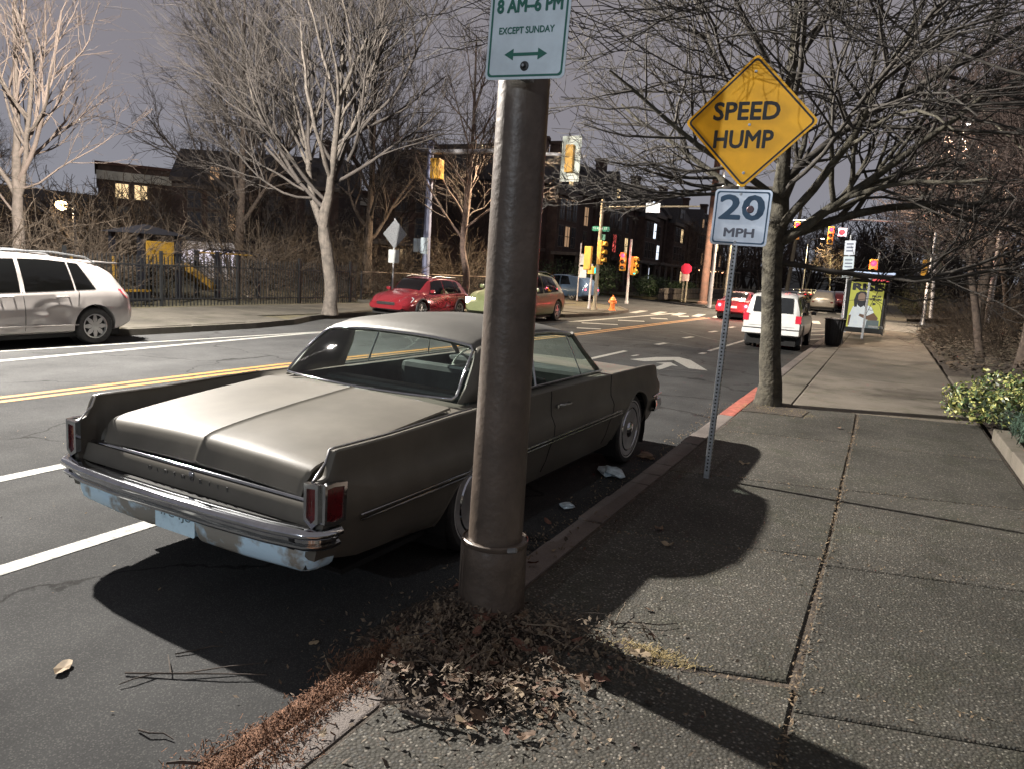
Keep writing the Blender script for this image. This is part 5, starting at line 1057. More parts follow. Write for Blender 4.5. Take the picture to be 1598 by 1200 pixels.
T4 = tree('park_tree', 'brightly lit pale bare tree with upswept branches at the far left edge', (-23.2, 13.1, .1), [(0, 0, 0, .20), (.02, 0, 1.6, .16), (-.05, 0, 3.0, .13), (.1, 0, 5.0, .09), (.3, 0, 9.5, .03)],
     [(2.6, (.35, .2, .9), 5.4, .09), (2.8, (-.5, -.2, .9), 4.8, .08), (3.1, (.9, .35, .9), 5.2, .08), (3.3, (-.3, .6, .9), 4.6, .06), (3.8, (.5, .4, 1), 4.6, .06), (4.4, (.2, -.4, 1), 4, .05), (5, (-.5, .0, 1), 3.6, .045), (3.0, (.9, .5, .25), 3.4, .035), (2.2, (-.8, .1, .5), 3.0, .04)],
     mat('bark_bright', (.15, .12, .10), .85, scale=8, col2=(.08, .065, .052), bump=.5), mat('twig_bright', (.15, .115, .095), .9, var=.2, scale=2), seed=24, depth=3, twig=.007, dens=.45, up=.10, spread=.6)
# wood on the right-hand bank: one tree of each kind, copied
RT = []
def rtree(x, y, z, h, r, seed, label, lean=(0, 0), sp=.8, dens=.8, L=3.6, n=13, z0=.25):
    lx, ly = lean; rs = np.random.RandomState(seed)
    t = tree('bank_tree', label, (x, y, z), [(0, 0, 0, r * 1.2), (lx * .15, ly * .15, h * .15, r), (lx * .5, ly * .5, h * .45, r * .75), (lx, ly, h, r * .2)], around(n, h * z0, h * .85, .55, L, r * .45, rs, .45, seed), M_BARK_B if seed % 2 else mat('bark_greygreen', (.24, .225, .17), .95, scale=9, col2=(.12, .11, .085), bump=.8, bscale=22), mat('twig_reddish', (.07, .05, .043), .95, var=.35, scale=2), seed=seed, depth=3, twig=.0075, dens=dens, up=.05, spread=sp)
    RT.append(t); return t
rtree(2.75, 18.5, .35, 8.5, .125, 31, 'bank tree with a grey-green straight trunk nearest the concrete pad', (.3, .2))
rtree(3.55, 18.0, .5, 9.5, .11, 32, 'bank tree with a straight pale trunk right of the nearest bank tree', (.5, .1))
rtree(2.3, 21.5, .3, 7.5, .085, 33, 'thin bank tree leaning over the pavement left of the others', (-1.6, .5), L=3.0)
rtree(4.9, 16.8, .7, 9, .10, 34, 'bank tree leaning out to the right at the frame edge', (1.6, .3))
lab = ['slim bare bank tree standing left of the pale trunks near the leaning posts', 'bare bank tree rising behind the two pale trunks', 'tangled bare tree high on the bank near the right frame edge', 'bare tree beyond the bus shelter, its crown over the red light', 'bare tree on the bank top behind all the pale trunks', 'bare tree beside the round clipped bush', 'furthest bare bank tree before the side road', 'crooked bare tree in the middle of the bank wood']
for k, (x, y, z, s_, rz_) in enumerate(((2.6, 26, .3, .95, 1.0), (5.2, 23, .8, 1.15, 2.2), (7.8, 20, 1.1, 1.1, 3.0), (3.2, 33, .3, 1.1, 4.1), (8.5, 28, 1.2, 1.3, 5.0), (4.6, 35, .4, 1.2, .4), (8.5, 35, 1.2, 1.35, 2.9), (6.0, 30, .9, 1.2, 1.6))):
    copy_tree(RT[k % 3], (x, y, z), rz_, lab[k], scale=s_)
lab = ['bare tree across the junction directly beyond the red light', 'big bare tree beyond the junction at the right, dim red', 'bare tree over the pavement across the junction', 'farther bare tree right of the far pavement', 'distant bare tree on the right of the hill', 'distant bare tree behind the shelter roof', 'bare tree high on the far right bank']
for k, (x, y, s_, rz_) in enumerate(((2.6, 56, 1.5, 1.3), (7, 55, 1.7, 2.3), (2.8, 66, 1.6, .3), (12, 60, 1.9, 3.3), (3, 82, 1.7, 5), (1.8, 97, 1.8, 4), (14, 44, 1.7, 1.))): copy_tree(RT[(k + 1) % 4], (x, y, .2), rz_, lab[k], scale=s_)
lab = ['bare tree on the left of the far hill behind the parked row', 'yellow-lit bare tree far up the road left of the bus post', 'bare street tree in front of the end row house', 'bare street tree near the wooden utility pole', 'distant bare tree closing the road at the hill top', 'bare tree left of the distant queue of cars', 'bare tree between utility pole and the row houses']
for k, (x, y, s_, rz_) in enumerate(((-12.2, 84, 1.1, 1), (-6.9, 112, 1.0, 2), (-12.3, 98, 1.2, 3), (-12.6, 68, .8, 4), (-4, 150, 1.6, 5), (-11.5, 124, 1.3, .5), (-14.5, 60, .7, 1.7))): copy_tree(RT[(k + 2) % 4], (x, y, .1), rz_, lab[k], scale=s_)
lab = ['dark bare park tree right behind the apartment block corner', 'dark bare park tree between playground and mansion', 'dark bare tree in front of the corner mansion', 'bare tree in the mansion garden beside the signal plate', 'dark bare park tree near the lit street lamp']
for k, (x, y, s_, rz_) in enumerate(((-38, 36, .85, 1.), (-27, 37, .8, 2.2), (-31, 53, .7, 3.6), (-20, 56.5, .45, .6), (-44, 22, .6, 5))): copy_tree((D1, D2)[k % 2], (x, y, .1), rz_, lab[k], scale=s_)
# leafless shrubs behind the fence
def shrub(name, label, loc, h, w, seed, m, n=16, twig=.007, dens=.9, group=None):
    rs = np.random.RandomState(seed); t = thing(name, label, 'shrub', loc, 0, group); br = []
    def g2(p, d, L, r, lv):
        P, R_ = wander(rs, p, d, L, 4, .14, .02, r, max(twig * .6, r * .5)); br.append((P, R_))
        if lv < 2:
            for _ in range(int(6 * dens)):
                i = rs.randint(1, 5); v = rs.normal(0, 1, 3); nd = (P[i] - P[i - 1]); nd = nd / np.linalg.norm(nd) + v * .45; g2(P[i], nd, L * rs.uniform(.35, .6), max(twig, r * .55), lv + 1)
    for i in range(n):
        a = rs.uniform(0, 2 * PI); e = rs.uniform(.3, 1.0); g2((rs.normal(0, w * .18), rs.normal(0, w * .18), 0), (math.cos(a) * math.cos(e) * w / h, math.sin(a) * math.cos(e) * w / h, math.sin(e)), h * rs.uniform(.6, 1.1), .018, 0)
    stuff(polymesh('twigs', br, lambda r: 3, m, t)); return t
sh0 = shrub('leafless_shrub', 'brown leafless shrub behind the picket fence, first from the left frame edge', (-19.2, 8.6, .1), 2.3, 2.2, 41, mat('twig_ochre', (.044, .031, .020), .95, var=.4, scale=2), n=18)
sh1 = shrub('leafless_shrub', 'brown leafless shrub behind the fence above the silver crossover tail', (-19.6, 10.4, .1), 2.7, 2.2, 42, mat('twig_ochre', (0, 0, 0)), n=18)
LBL = ['leafless shrub behind the fence just left of the playground slide', 'leafless shrub behind the fence right of the spoiler', 'leafless thicket under the apartment block', 'leafless thicket behind the playground beam', 'leafless shrub beside the playground tower', 'leafless shrub left of the pale tree trunk', 'leafless shrub right of the pale tree trunk behind the fence', 'leafless shrub behind the diamond sign', 'leafless shrub behind the red hatchback bonnet', 'leafless shrub behind the bluish pole foot', 'leafless shrub behind the crooked tree foot', 'leafless shrub between brown pole and crooked tree', 'leafless thicket far behind the lit lamp', 'leafless thicket left of the apartment corner', 'tall leafless shrub behind the monkey bars', 'leafless shrub in the dark near the mansion hedge', 'leafless thicket further behind the diamond sign', 'leafless thicket deep in the park behind the pale trunk']
for k, (x, y, s_) in enumerate(((-20, 13.5, 1.0), (-19.3, 12, .95), (-26, 17, 1.3), (-28, 20.5, 1.2), (-21.5, 16.2, .9), (-19.5, 18.5, 1.1), (-19, 21, .95), (-19.2, 23.5, 1.0), (-18.6, 24.8, 1.1), (-19.6, 27.5, 1.05), (-17.8, 29.3, 1.0), (-18.5, 31.6, 1.1), (-36, 21, 1.5), (-34, 24, 1.6), (-24, 23, 1.4), (-21, 34, 1.2), (-23, 29.5, 1.2), (-25, 25.5, 1.2))):
    copy_tree((sh0, sh1)[k % 2], (x, y, .1), k * 1.3, LBL[k], scale=s_)
LBL = ['leafless undergrowth clump on the bank beside the concrete pad', 'leafless undergrowth under the pale bank trunks', 'undergrowth clump overhanging the pavement end', 'reddish leafless undergrowth near the leaning posts', 'undergrowth at the right frame edge behind the variegated bush', 'undergrowth tangle between the pale trunks', 'brown undergrowth clump along the pavement edge beyond the pad', 'tall brown undergrowth behind the pale bank trunks', 'brown undergrowth deeper on the bank at the right frame edge', 'tall brown undergrowth opposite the bus shelter', 'brown undergrowth at the far end of the bank', 'brown undergrowth behind the thin leaning bank tree', 'low brown undergrowth right behind the variegated bush']
for k, (x, y, s_) in enumerate(((2.6, 19.5, .35), (3.6, 17.5, .35), (1.9, 25, .5), (2.2, 29, .55), (5.2, 17, .5), (4.2, 19.5, .5), (2.5, 22.5, .55), (4.6, 21.5, .85), (6.6, 18.5, .9), (3.2, 28, .9), (2.8, 33.5, .8), (3.2, 25, .8), (4.4, 14.8, .45))): copy_tree((sh0, sh1)[k % 2], (x, y, .25), k * 2.1, LBL[k], scale=s_)
# ------------------------------------------------------------------ leafy things
M_LEAFG = mat('evergreen_leaf', (.045, .075, .025), .5, scale=5, col2=(.02, .035, .015))
M_LEAFV = mat('variegated_leaf', (.42, .40, .13), .45, scale=16, col2=(.05, .10, .03), lo=.42, hi=.58, detail=2)
def leafball(b, c, rad, n, ls, rs, flat_=1.):
    for _ in range(n):
        v = rs.normal(0, 1, 3); v /= np.linalg.norm(v); q = np.array(c) + v * np.array(rad) * rs.uniform(.62, 1.08)
        a = rs.normal(0, 1, 3); a /= np.linalg.norm(a); nn = v * .7 + rs.normal(0, .5, 3); w = np.cross(a, nn); w /= np.linalg.norm(w); u = np.cross(nn, w); u /= np.linalg.norm(u)
        l = ls * rs.uniform(.6, 1.3); b.add([q - u * l, q - w * l * .42, q + u * l, q + w * l * .42], [(0, 1, 2, 3)])
VB = thing('variegated_shrub', 'evergreen shrub with yellow-green variegated leaves at the right pavement edge', 'shrub', (1.75, 10.7, .15)); rs = np.random.RandomState(9)
b = MB(); b2 = MB()
for c in ((-.55, .0, .34), (-.3, .3, .5), (.1, .1, .58), (.5, .2, .62), (.9, .4, .62), (-.2, -.25, .36), (.35, -.3, .45), (.1, .8, .45), (1.2, 0, .6), (-.62, .25, .30)):
    leafball(b, c, (.34, .34, .26), 330, .034, rs); leafball(b2, c, (.28, .28, .22), 130, .04, rs)
stuff(b.build('variegated_leaves', M_LEAFV, VB)); stuff(b2.build('inner_leaves', M_LEAFG, VB))
GT = thing('grass_clump', 'bluish-green arching grass clump in front of the variegated shrub', 'plant', (1.78, 9.5, .2)); b = MB()
for _ in range(900):
    a = rs.uniform(0, 2 * PI); L = rs.uniform(.25, .55); x0, y0 = rs.normal(0, .16), rs.normal(0, .3); dx, dy = math.cos(a), math.sin(a); w = .004
    P = [(x0 + dx * L * t * .8, y0 + dy * L * t * .8, .1 + L * (1.5 * t - 1.15 * t * t)) for t in (0, .35, .7, 1)]
    V = []
    for (x, y, z), ww in zip(P, (1, 1, .7, .1)): V += [(x - dy * w * ww, y + dx * w * ww, z), (x + dy * w * ww, y - dx * w * ww, z)]
    b.add(V, [(0, 1, 3, 2), (2, 3, 5, 4), (4, 5, 7, 6)])
stuff(b.build('blades', mat('blue_grass', (.055, .095, .065), .6, var=.35, scale=6), GT))
RB = thing('round_bush', 'rounded clipped brown-green bush beyond the pavement end', 'shrub', (2.2, 62, .1)); b = MB()
for c in ((0, 0, 1.3), (.6, .3, 1.1), (-.5, .2, 1.0), (1.3, .4, .8), (.2, -.4, .8)): leafball(b, c, (1.3, 1.2, 1.3), 900, .07, rs)
stuff(b.build('leaves', mat('bush_leaf', (.13, .10, .045), .7, scale=1.2, col2=(.05, .06, .02)), RB))
# ivy and mulch on the bank
b = MB()
for _ in range(9000):
    x = rs.uniform(1.4, 6.5); y = rs.uniform(9 if x > 2.2 else 10.5, 36)
    if 13 < y < 18 and x < 3.4: continue
    z = np.interp(x, [1.36, 1.9, 3.5, 7], [.17, .26, .62, 1.05]); a = rs.uniform(0, 2 * PI); l = rs.uniform(.03, .07); h = rs.uniform(0, .16)
    b.add([(x + l * math.cos(a + q), y + l * math.sin(a + q), z + h + rs.normal(0, .015)) for q in (0, 1.5, 3.1, 4.7)], [(0, 1, 2, 3)])
stuff(b.build('ivy_ground_cover', mat('ivy_mulch', (.11, .075, .05), .8, scale=3, col2=(.035, .035, .02))))
# person-high yellow safety marker far along the far pavement
# ------------------------------------------------------------------ fence and playground
M_IRON = mat('black_iron', (.012, .013, .014), .5, .3, var=.3)
FE = thing('picket_fence', 'black iron picket fence along the far pavement in front of the park', 'fence', (-17.35, 3.0, .12)); pk = MB(); pk.box(-.011, .011, -.011, .011, 0, 1.30); pk.add([(-.011, -.011, 1.30), (.011, -.011, 1.30), (.011, .011, 1.30), (-.011, .011, 1.30), (0, 0, 1.37)], [(0, 1, 4), (1, 2, 4), (2, 3, 4), (3, 0, 4)])
first = pk.build('picket', M_IRON, FE)
for k in range(1, 158):
    c = first.copy(); COL.objects.link(c); c.parent = FE; c.location = (0, k * .118, 0)
for z in (.18, 1.08): b = MB(); b.box(-.02, .02, 0, 18.6, z, z + .035); b.build('rail', M_IRON, FE)
for k in range(8): b = MB(); b.box(-.035, .035, -.035, .035, 0, 1.48); o = b.build('post', M_IRON, FE); o.location.y = k * 2.6
F2 = thing('low_rail_fence', 'low dark wire fence with a thin top rail behind the red hatchback', 'fence', (-17.3, 21.8, .12), -.0)
for k in range(7): b = MB(); b.box(-.03, .03, -.03, .03, 0, 1.15); o = b.build('post', M_IRON, F2); o.location.y = k * 1.7; o.location.x = k * .11
b = MB(); b.tube([(0, 0, 1.12), (.7, 10.4, 1.12)], .022, 6); b.build('top_rail', mat('rail_warm', (.16, .12, .09), .6, .3, var=.2), F2)
b = MB()
for k in range(80): b.box(k * .0088 - .004, k * .0088 + .004, k * .13, k * .13 + .008, .05, 1.12)
stuff(b.build('wire_mesh', M_IRON, F2)); b = MB(); b.box(-.12, .6, -.1, 10.4, 0, .10); b.build('kerb_board', M_CONL, F2)
M_PY = mat('play_yellow', (.15, .085, .01), .4, var=.15); M_PB = mat('play_navy', (.004, .0045, .007), .4, var=.2)
PG = thing('playground_tower', 'playground climbing tower with yellow slide and dark roof behind the picket fence', 'playground', (-19.8, 14.6, .1))
for x, y in ((0, 0), (0, 1.3), (-1.3, 0), (-1.3, 1.3)): b = MB(); b.box(x - .07, x + .07, y - .07, y + .07, 0, 2.0); b.build('post', M_PB, PG)
b = MB(); b.add([(.25, -.25, 1.95), (.25, 1.55, 1.95), (-1.55, 1.55, 1.95), (-1.55, -.25, 1.95), (-.65, .65, 2.25)], [(0, 1, 4), (1, 2, 4), (2, 3, 4), (3, 0, 4), (0, 1, 2, 3)]); b.build('canopy', M_PB, PG)
b = MB(); b.box(-1.3, 0, 0, 1.3, .95, 1.02); b.build('platform', M_PB, PG)
b = MB(); V = []
for t in np.linspace(0, 1, 9): y = 1.35 + 1.5 * t; z = 1.0 - .8 * t ** 1.3; V += [(-.1, y, z + .25), (-.15, y, z), (-.65, y, z), (-.7, y, z + .25)]
b.add(V, [(i * 4 + j, i * 4 + j + 1, i * 4 + j + 5, i * 4 + j + 4) for i in range(8) for j in range(3)]); o = b.build('slide', M_PY, PG, 50); md = o.modifiers.new('s', 'SOLIDIFY'); md.thickness = .03
b = MB(); b.box(.03, .07, .15, 1.1, 1.05, 1.75); b.build('side_panel', M_PY, PG, bevel=.02)
MBR = thing('monkey_bars', 'arched playground bars with yellow rungs on dark posts behind the fence', 'playground', (-20.0, 17.6, .1))
for y in (0, 1.8): 
    for x in (0, -1.0): b = MB(); b.box(x - .06, x + .06, y - .06, y + .06, 0, 1.55); b.build('post', M_PB, MBR)
b = MB(); b.tube([(0, 0, 1.4), (0, .5, 1.6), (0, 1.3, 1.6), (0, 1.8, 1.4)], .03, 6); b.tube([(-1, 0, 1.4), (-1, .5, 1.6), (-1, 1.3, 1.6), (-1, 1.8, 1.4)], .03, 6); b.build('rail', M_PB, MBR)
for k in range(8): b = MB(); b.tube([(0, .1 + k * .23, 1.48), (-1, .1 + k * .23, 1.48)], .022, 6); b.build('rung', M_PY, MBR)
BM = thing('balance_beam', 'low yellow-topped timber border of the playground behind the fence', 'playground', (-19.2, 11.2, .1)); b = MB(); b.box(-.1, .1, 0, 3.2, .0, .28); b.build('board', M_PB, BM); b = MB(); b.box(-.12, .12, 0, 3.2, .285, .34); b.build('cap', M_PY, BM)
for k in range(2): b = MB(); b.box(-.04, .04, 0, .08, .34, 1.25); o = b.build('post', M_PY, BM); o.location.y = .9 + k * 1.2
WV = thing('bandstand_shed', 'pale lit low shed with a bright front far behind the fence', 'shed', (-33, 28.5, .1)); b = MB(); b.box(-2.5, 2.5, 0, 2, 0, 2.0); b.build('wall', mat('shed_wall', (.42, .40, .42), .7, var=.3, scale=2), WV)
b = MB(); b.box(-2.7, 2.7, -.2, 2.2, 2.0, 2.15); b.build('roof', M_CDARK, WV)
for k in range(7): b = MB(); b.box(-2.3 + k * .66, -1.86 + k * .66, -.03, -.01, .75, 1.5); b.build('lit_window', emis('shed_lit', (.85, .80, .95), .9), WV)
# ------------------------------------------------------------------ buildings
M_BRK2 = mat('dark_brick', (.055, .035, .030), .9, var=.3, scale=3, bump=.4, bscale=14); M_TRIM = mat('house_trim', (.09, .075, .065), .7, var=.25, scale=4); M_SLATE = mat('slate_roof', (.03, .028, .032), .8, var=.3, scale=5)
M_WDK = mat('window_dark', (.03, .03, .035), .12, var=.3); M_WL1 = emis('window_warm', (1, .72, .38), 1.1); M_WL2 = emis('window_cool', (.80, .88, 1), 1.6); M_WL3 = emis('window_pink', (1, .14, .12), 1.0); M_WL4 = emis('window_dim', (1, .62, .35), .28)
def window(par, x, z, w, h, m, y=0, cols=2, frame_m=None):
    f_ = MB(); f_.box(x - w / 2 - .1, x + w / 2 + .1, y - .05, y - .01, z - .1, z + h + .1); fo = f_.build('window', frame_m or M_TRIM, par)
    q = MB(); q.box(x - w / 2, x + w / 2, y - .08, y - .055, z, z + h); q.build('pane', m, fo)
    q = MB(); q.box(x - .03, x + .03, y - .11, y - .085, z, z + h) if cols == 2 else None; q.box(x - w / 2, x + w / 2, y - .108, y - .084, z + h * .5 - .03, z + h * .5 + .03); q.build('glazing_bar', frame_m or M_TRIM, fo)
def house(label, loc, rz, w, h, lits, seed, gable=True, porch=True, name='row_house'):
    rs = np.random.RandomState(seed); t = thing(name, label, 'house', loc, rz, 'row houses across the junction' if name == 'row_house' else None)
    b = MB(); b.box(-w / 2, w / 2, 0, 11, 0, h); b.box(-w * .42, -w * .02, -.9, 0, 0, h * .93); b.build('wall', M_BRK2, t)
    b = MB(); b.box(-w / 2 - .1, w / 2 + .1, -.35, .0, h - .15, h + .2); b.box(-w * .45, w * .0, -1.1, -.9, h * .93 - .25, h * .93 + .1); b.box(-w / 2, w / 2, -.06, -.0, h * .36, h * .36 + .25); b.build('cornice', M_TRIM, t)
    b = MB(); r_ = 3.0; b.add([(-w / 2 - .1, -.3, h + .2), (w / 2 + .1, -.3, h + .2), (w / 2 + .1, 2.2, h + r_), (-w / 2 - .1, 2.2, h + r_), (-w / 2 - .1, 11, h + r_), (w / 2 + .1, 11, h + r_), (-w / 2 - .1, 11, h), (w / 2 + .1, 11, h)], [(0, 1, 2, 3), (3, 2, 5, 4), (4, 5, 7, 6), (0, 3, 4, 6), (1, 7, 5, 2)]); rf = b.build('roof', M_SLATE, t)
    b = MB(); cx = w * .36; b.box(cx - .45, cx + .45, 3, 4, h, h + r_ + 1.8); b.box(cx - .55, cx + .55, 2.9, 4.1, h + r_ + 1.5, h + r_ + 1.8); b.build('chimney', M_BRK2, rf)
    if gable:   # front gable dormer
        gx = -w * .22; b = MB(); b.add([(gx - w * .2, -.9, h * .93), (gx + w * .2, -.9, h * .93), (gx, -.9, h + 2.6), (gx - w * .2, 3, h * .93), (gx + w * .2, 3, h * .93), (gx, 3, h + 2.6)], [(0, 1, 2), (0, 2, 5, 3), (1, 4, 5, 2)]); b.build('gable', M_SLATE, t); window(t, gx, h + .1, .8, 1.1, lits[-1] if lits else M_WDK, -.92)
    b = MB(); b.box(w * .16, w * .36, .2, 1.6, h + .3, h + 1.9); b.build('dormer', M_SLATE, t); window(t, w * .26, h + .6, .8, 1.0, M_WDK, .18)
    k = 0
    for fl, z in enumerate((.9, h * .36 + .55, h * .68)):
        for x, y in ((-w * .34, -.9), (-w * .22, -.9), (-w * .10, -.9), (w * .12, 0), (w * .34, 0)):
            m_ = lits[k % len(lits)] if lits and (seed * 7 + k * 5) % 11 in (0, 4) else M_WDK; k += 1
            window(t, x, z, w * .075, h * .19, m_, y)
    if porch:
        b = MB(); b.box(-w / 2 + .2, w / 2 - .2, -3.2, -.9, 2.9, 3.15); b.build('porch_roof', M_TRIM, t); b = MB(); b.box(-w / 2 + .2, w / 2 - .2, -3.2, 0, 0, .55); b.build('porch_base', M_BRK2, t)
        for q in range(5): b = MB(); x = -w / 2 + .5 + q * (w - 1) / 4; b.lathe([(.14, .5), (.12, 2.9)], 8, Matrix.Translation((x, -3.05, 0))); b.build('porch_column', M_TRIM, t)
        b = MB(); b.box(-w / 2 + .3, w / 2 - .3, -3.15, -3.1, 1.25, 1.32); b.build('porch_rail', M_TRIM, t)
    b = MB(); b.box(w * .02, w * .1, -.06, -.0, .6, 2.8); b.build('door', mat('front_door', (.10, .05, .035), .5, var=.2), t)
    return t
HL = [('row house nearest the junction, tall gable over a bay and big dim windows', 60.5, [M_WL4, M_WL1]), ('second row house, red-lit upper windows beside warm ones', 72, [M_WL3, M_WL1]), ('third row house, bright cool-white upper windows', 83.5, [M_WL2, M_WL2]), ('fourth row house with string lights on its porch', 95, [M_WL1, M_WDK]), ('fifth row house behind the stop sign', 106.5, [M_WL4]), ('farthest row house in the dark near the utility pole', 118, [M_WL1, M_WL4])]
for k, (lb, y, lits) in enumerate(HL):
    house(lb, (-25.5 + .2 * k, y, .1), -PI / 2 + PI, 11.3, 8.6 + .25 * (k % 2), lits, k + 1)
MN = house('big dark corner mansion with dormers behind the bare trees across the side street', (-34.5, 58, .1), .30, 17, 8.8, [M_WL4, M_WDK], 3, name='corner_mansion')
M2 = house('dark gabled house left of the corner mansion, half hidden by trees', (-52, 50, .1), .5, 15, 7.5, [M_WDK, M_WL4], 5, name='gabled_house', gable=True)
# porch string lights
SL = thing('string_lights', 'row of small warm bulbs strung along the row house porches', 'lights', (-22.1, 90, 3.0)); 
for k in range(34): b = MB(); b.lathe([(0, -.05), (.06, 0), (0, .05)], 6, Matrix.Translation((0, k * .8, .12 * math.sin(k * 1.3)))); b.build('bulb', emis('bulb_lit', (1, .5, .25), 12), SL)
# apartment block at the left
AB = thing('apartment_block', 'three-storey brick apartment block with pale cornice band and two lit windows', 'building', (-75, 50.5, 0), -.59); b = MB(); b.box(-14, 0, 0, 34, 0, 9.6); b.box(0, 1.2, 7, 11, 0, 9.5); b.build('wall', mat('apt_brick', (.07, .045, .035), .9, var=.25, scale=2, bump=.3, bscale=10), AB)
b = MB(); b.box(-14, .15, -.15, 34.1, 8.1, 9.0); b.box(1.2, 1.35, 6.9, 11.1, 8.1, 9.0); b.build('cornice_band', mat('apt_band', (.42, .40, .34), .8, var=.15, scale=2), AB); b = MB(); b.box(-14, .25, -.3, 34.2, 9.6, 9.9); b.box(1.2, 1.4, 6.8, 11.2, 9.5, 9.8); b.build('parapet', mat('apt_parapet', (.08, .04, .03), .9, var=.2), AB)
for z in (1.2, 3.9, 6.3):
    for k, y in enumerate((2.2, 4.0, 9, 14, 16, 20.5, 25, 29.5)):
        m_ = {(6.3, 0): M_WL1, (6.3, 1): M_WL1, (6.3, 2): emis('window_orange', (1, .35, .15), 1.0), (3.9, 5): M_WL4}.get((z, k), M_WDK); x = 1.2 if 7 < y < 11 else 0
        f_ = MB(); f_.box(x + .0, x + .05, y - .75, y + .75, z - .1, z + 1.6); fo = f_.build('window', M_TRIM, AB); q = MB(); q.box(x + .055, x + .08, y - .6, y - .05, z, z + 1.5); q.box(x + .055, x + .08, y + .05, y + .6, z, z + 1.5); q.build('pane', m_, fo)
for k, (x, y, w, h) in enumerate(((-95, 30, 20, 7.5), (-70, 38, 12, 5.5))):
    t = thing('background_house', ['low dark house left of the apartment block behind the lit lamp', 'low dark house in front of the apartment block among shrubs'][k], 'house', (x, y, 0)); b = MB(); b.box(-8, 0, 0, w, 0, h - 1.5); b.build('wall', M_BRK2, t)
    b = MB(); b.add([(.3, -.3, h - 1.5), (.3, w + .3, h - 1.5), (-4, w + .3, h + .8), (-4, -.3, h + .8), (-8.3, -.3, h - 1.5), (-8.3, w + .3, h - 1.5)], [(0, 1, 2, 3), (3, 2, 5, 4), (0, 3, 4), (1, 5, 2)]); b.build('roof', M_SLATE, t)
for k, (y, m_) in enumerate(((52, M_WL1), (60, M_WL4))): pass
for k, (x, y, w, h) in enumerate(((16, 24, 10, 8), (20, 48, 16, 9), (14, 72, 16, 9))):
    t = thing('background_house', ['dark house deep behind the bank wood at the right', 'dark house across the side road behind the right wood', 'dark house further up the right side of the road'][k], 'house', (x, y, .6)); b = MB(); b.box(0, 9, 0, w, 0, h - 1.5); b.build('wall', M_BRK2, t)
    b = MB(); b.add([(-.3, -.3, h - 1.5), (-.3, w + .3, h - 1.5), (4.5, w + .3, h + 1), (4.5, -.3, h + 1), (9.3, -.3, h - 1.5), (9.3, w + .3, h - 1.5)], [(0, 1, 2, 3), (3, 2, 5, 4), (0, 3, 4), (1, 5, 2)]); b.build('roof', M_SLATE, t)
    for q in range(3): 
        f_ = MB(); yy = 2.5 + q * w * .3; f_.box(-.04, 0, yy - .6, yy + .6, 1.6, 3.2); fo = f_.build('window', M_TRIM, t); g_ = MB(); g_.box(-.08, -.045, yy - .5, yy + .5, 1.7, 3.1); g_.build('pane', M_WL4 if q == 1 else M_WDK, fo)
# retaining wall and hedge by the row houses
RW = thing('stone_garden_wall', 'low rough stone garden wall in front of the row houses', 'wall', (-14.6, 53, .1)); rs = np.random.RandomState(2); y = 0
while y < 34:
    for z in (0, .42):
        L = rs.uniform(.7, 1.3); b = MB(); b.box(-.25, .12 + rs.uniform(-.05, .05), y + .02, y + L, z, z + .40); b.build('stone', mat('garden_stone', (.13, .11, .09), .9, var=.35, scale=2, bump=.5, bscale=8), RW, bevel=.05)
    y += L
for k, (x, y, sx, sy, h, lb) in enumerate(((-17.3, 57.5, 2.2, 1.2, 1.7, 'dark clipped hedge in front of the first row house'), (-22, 53.5, 3.5, 1.5, 2.6, 'large dark evergreen mass beside the corner mansion'), (-28, 48.5 + 6, 4, 1.6, 2.4, 'dark evergreen hedge along the side street left of the thin signpost'), (-16.0, 66, 1.4, 1.6, 1.3, 'small green lit bush near the stop sign'))):
    t = thing('hedge', lb, 'hedge', (x, y, .1)); b = MB()
    for _ in range(6): leafball(b, (rs.uniform(-sx, sx) * .7, rs.uniform(-sy, sy) * .5, h * .5), (sx * .5, sy, h * .5), 420, .10, rs)
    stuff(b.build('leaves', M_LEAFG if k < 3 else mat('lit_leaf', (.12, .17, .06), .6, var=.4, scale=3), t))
# far hill closing the street
# a far wood that reads as one mass, and the tangle behind the bank trees
def mass(name, label, spots, m, seed, twig):
    rs = np.random.RandomState(seed); br = []
    for (x, y, z, h, w) in spots:
        for i in range(7):
            a = rs.uniform(0, 2 * PI); P, R_ = wander(rs, (x + rs.normal(0, w * .15), y + rs.normal(0, w * .15), z), (math.cos(a) * .35, math.sin(a) * .35, 1), h * rs.uniform(.6, 1), 5, .12, .03, twig * 5, twig * 2); br.append((P, R_))
            for _ in range(9):
                q = rs.randint(1, 6); v = rs.normal(0, 1, 3); P2, R2 = wander(rs, P[q], (P[q] - P[q - 1]) / np.linalg.norm(P[q] - P[q - 1]) + v * .6, h * rs.uniform(.15, .4), 4, .2, .03, twig * 2, twig); br.append((P2, R2))
                for _ in range(5):
                    q2 = rs.randint(1, 5); P3, R3 = wander(rs, P2[q2], rs.normal(0, 1, 3) + (P2[q2] - P2[q2 - 1]) * 2, h * rs.uniform(.05, .16), 3, .2, .02, twig, twig * .6); br.append((P3, R3))
    o = polymesh(name, br, lambda r: 3, m, None); tag(o, label, 'trees', kind='stuff'); return o
rsm = np.random.RandomState(8)
mass('far_wood', 'far-off dark wood closing the end of the road behind the queue', [(rsm.uniform(-34, 26), rsm.uniform(135, 240), .5, rsm.uniform(9, 17), 7) for _ in range(46)], M_TWIGR, 1, .05)
mass('bank_thicket', 'dark tangle of bare saplings behind the bank trees at the right', [(rsm.uniform(6, 16), rsm.uniform(17, 46), 1.1, rsm.uniform(4.5, 8.5), 3) for _ in range(44)], M_TWIGR, 2, .012)
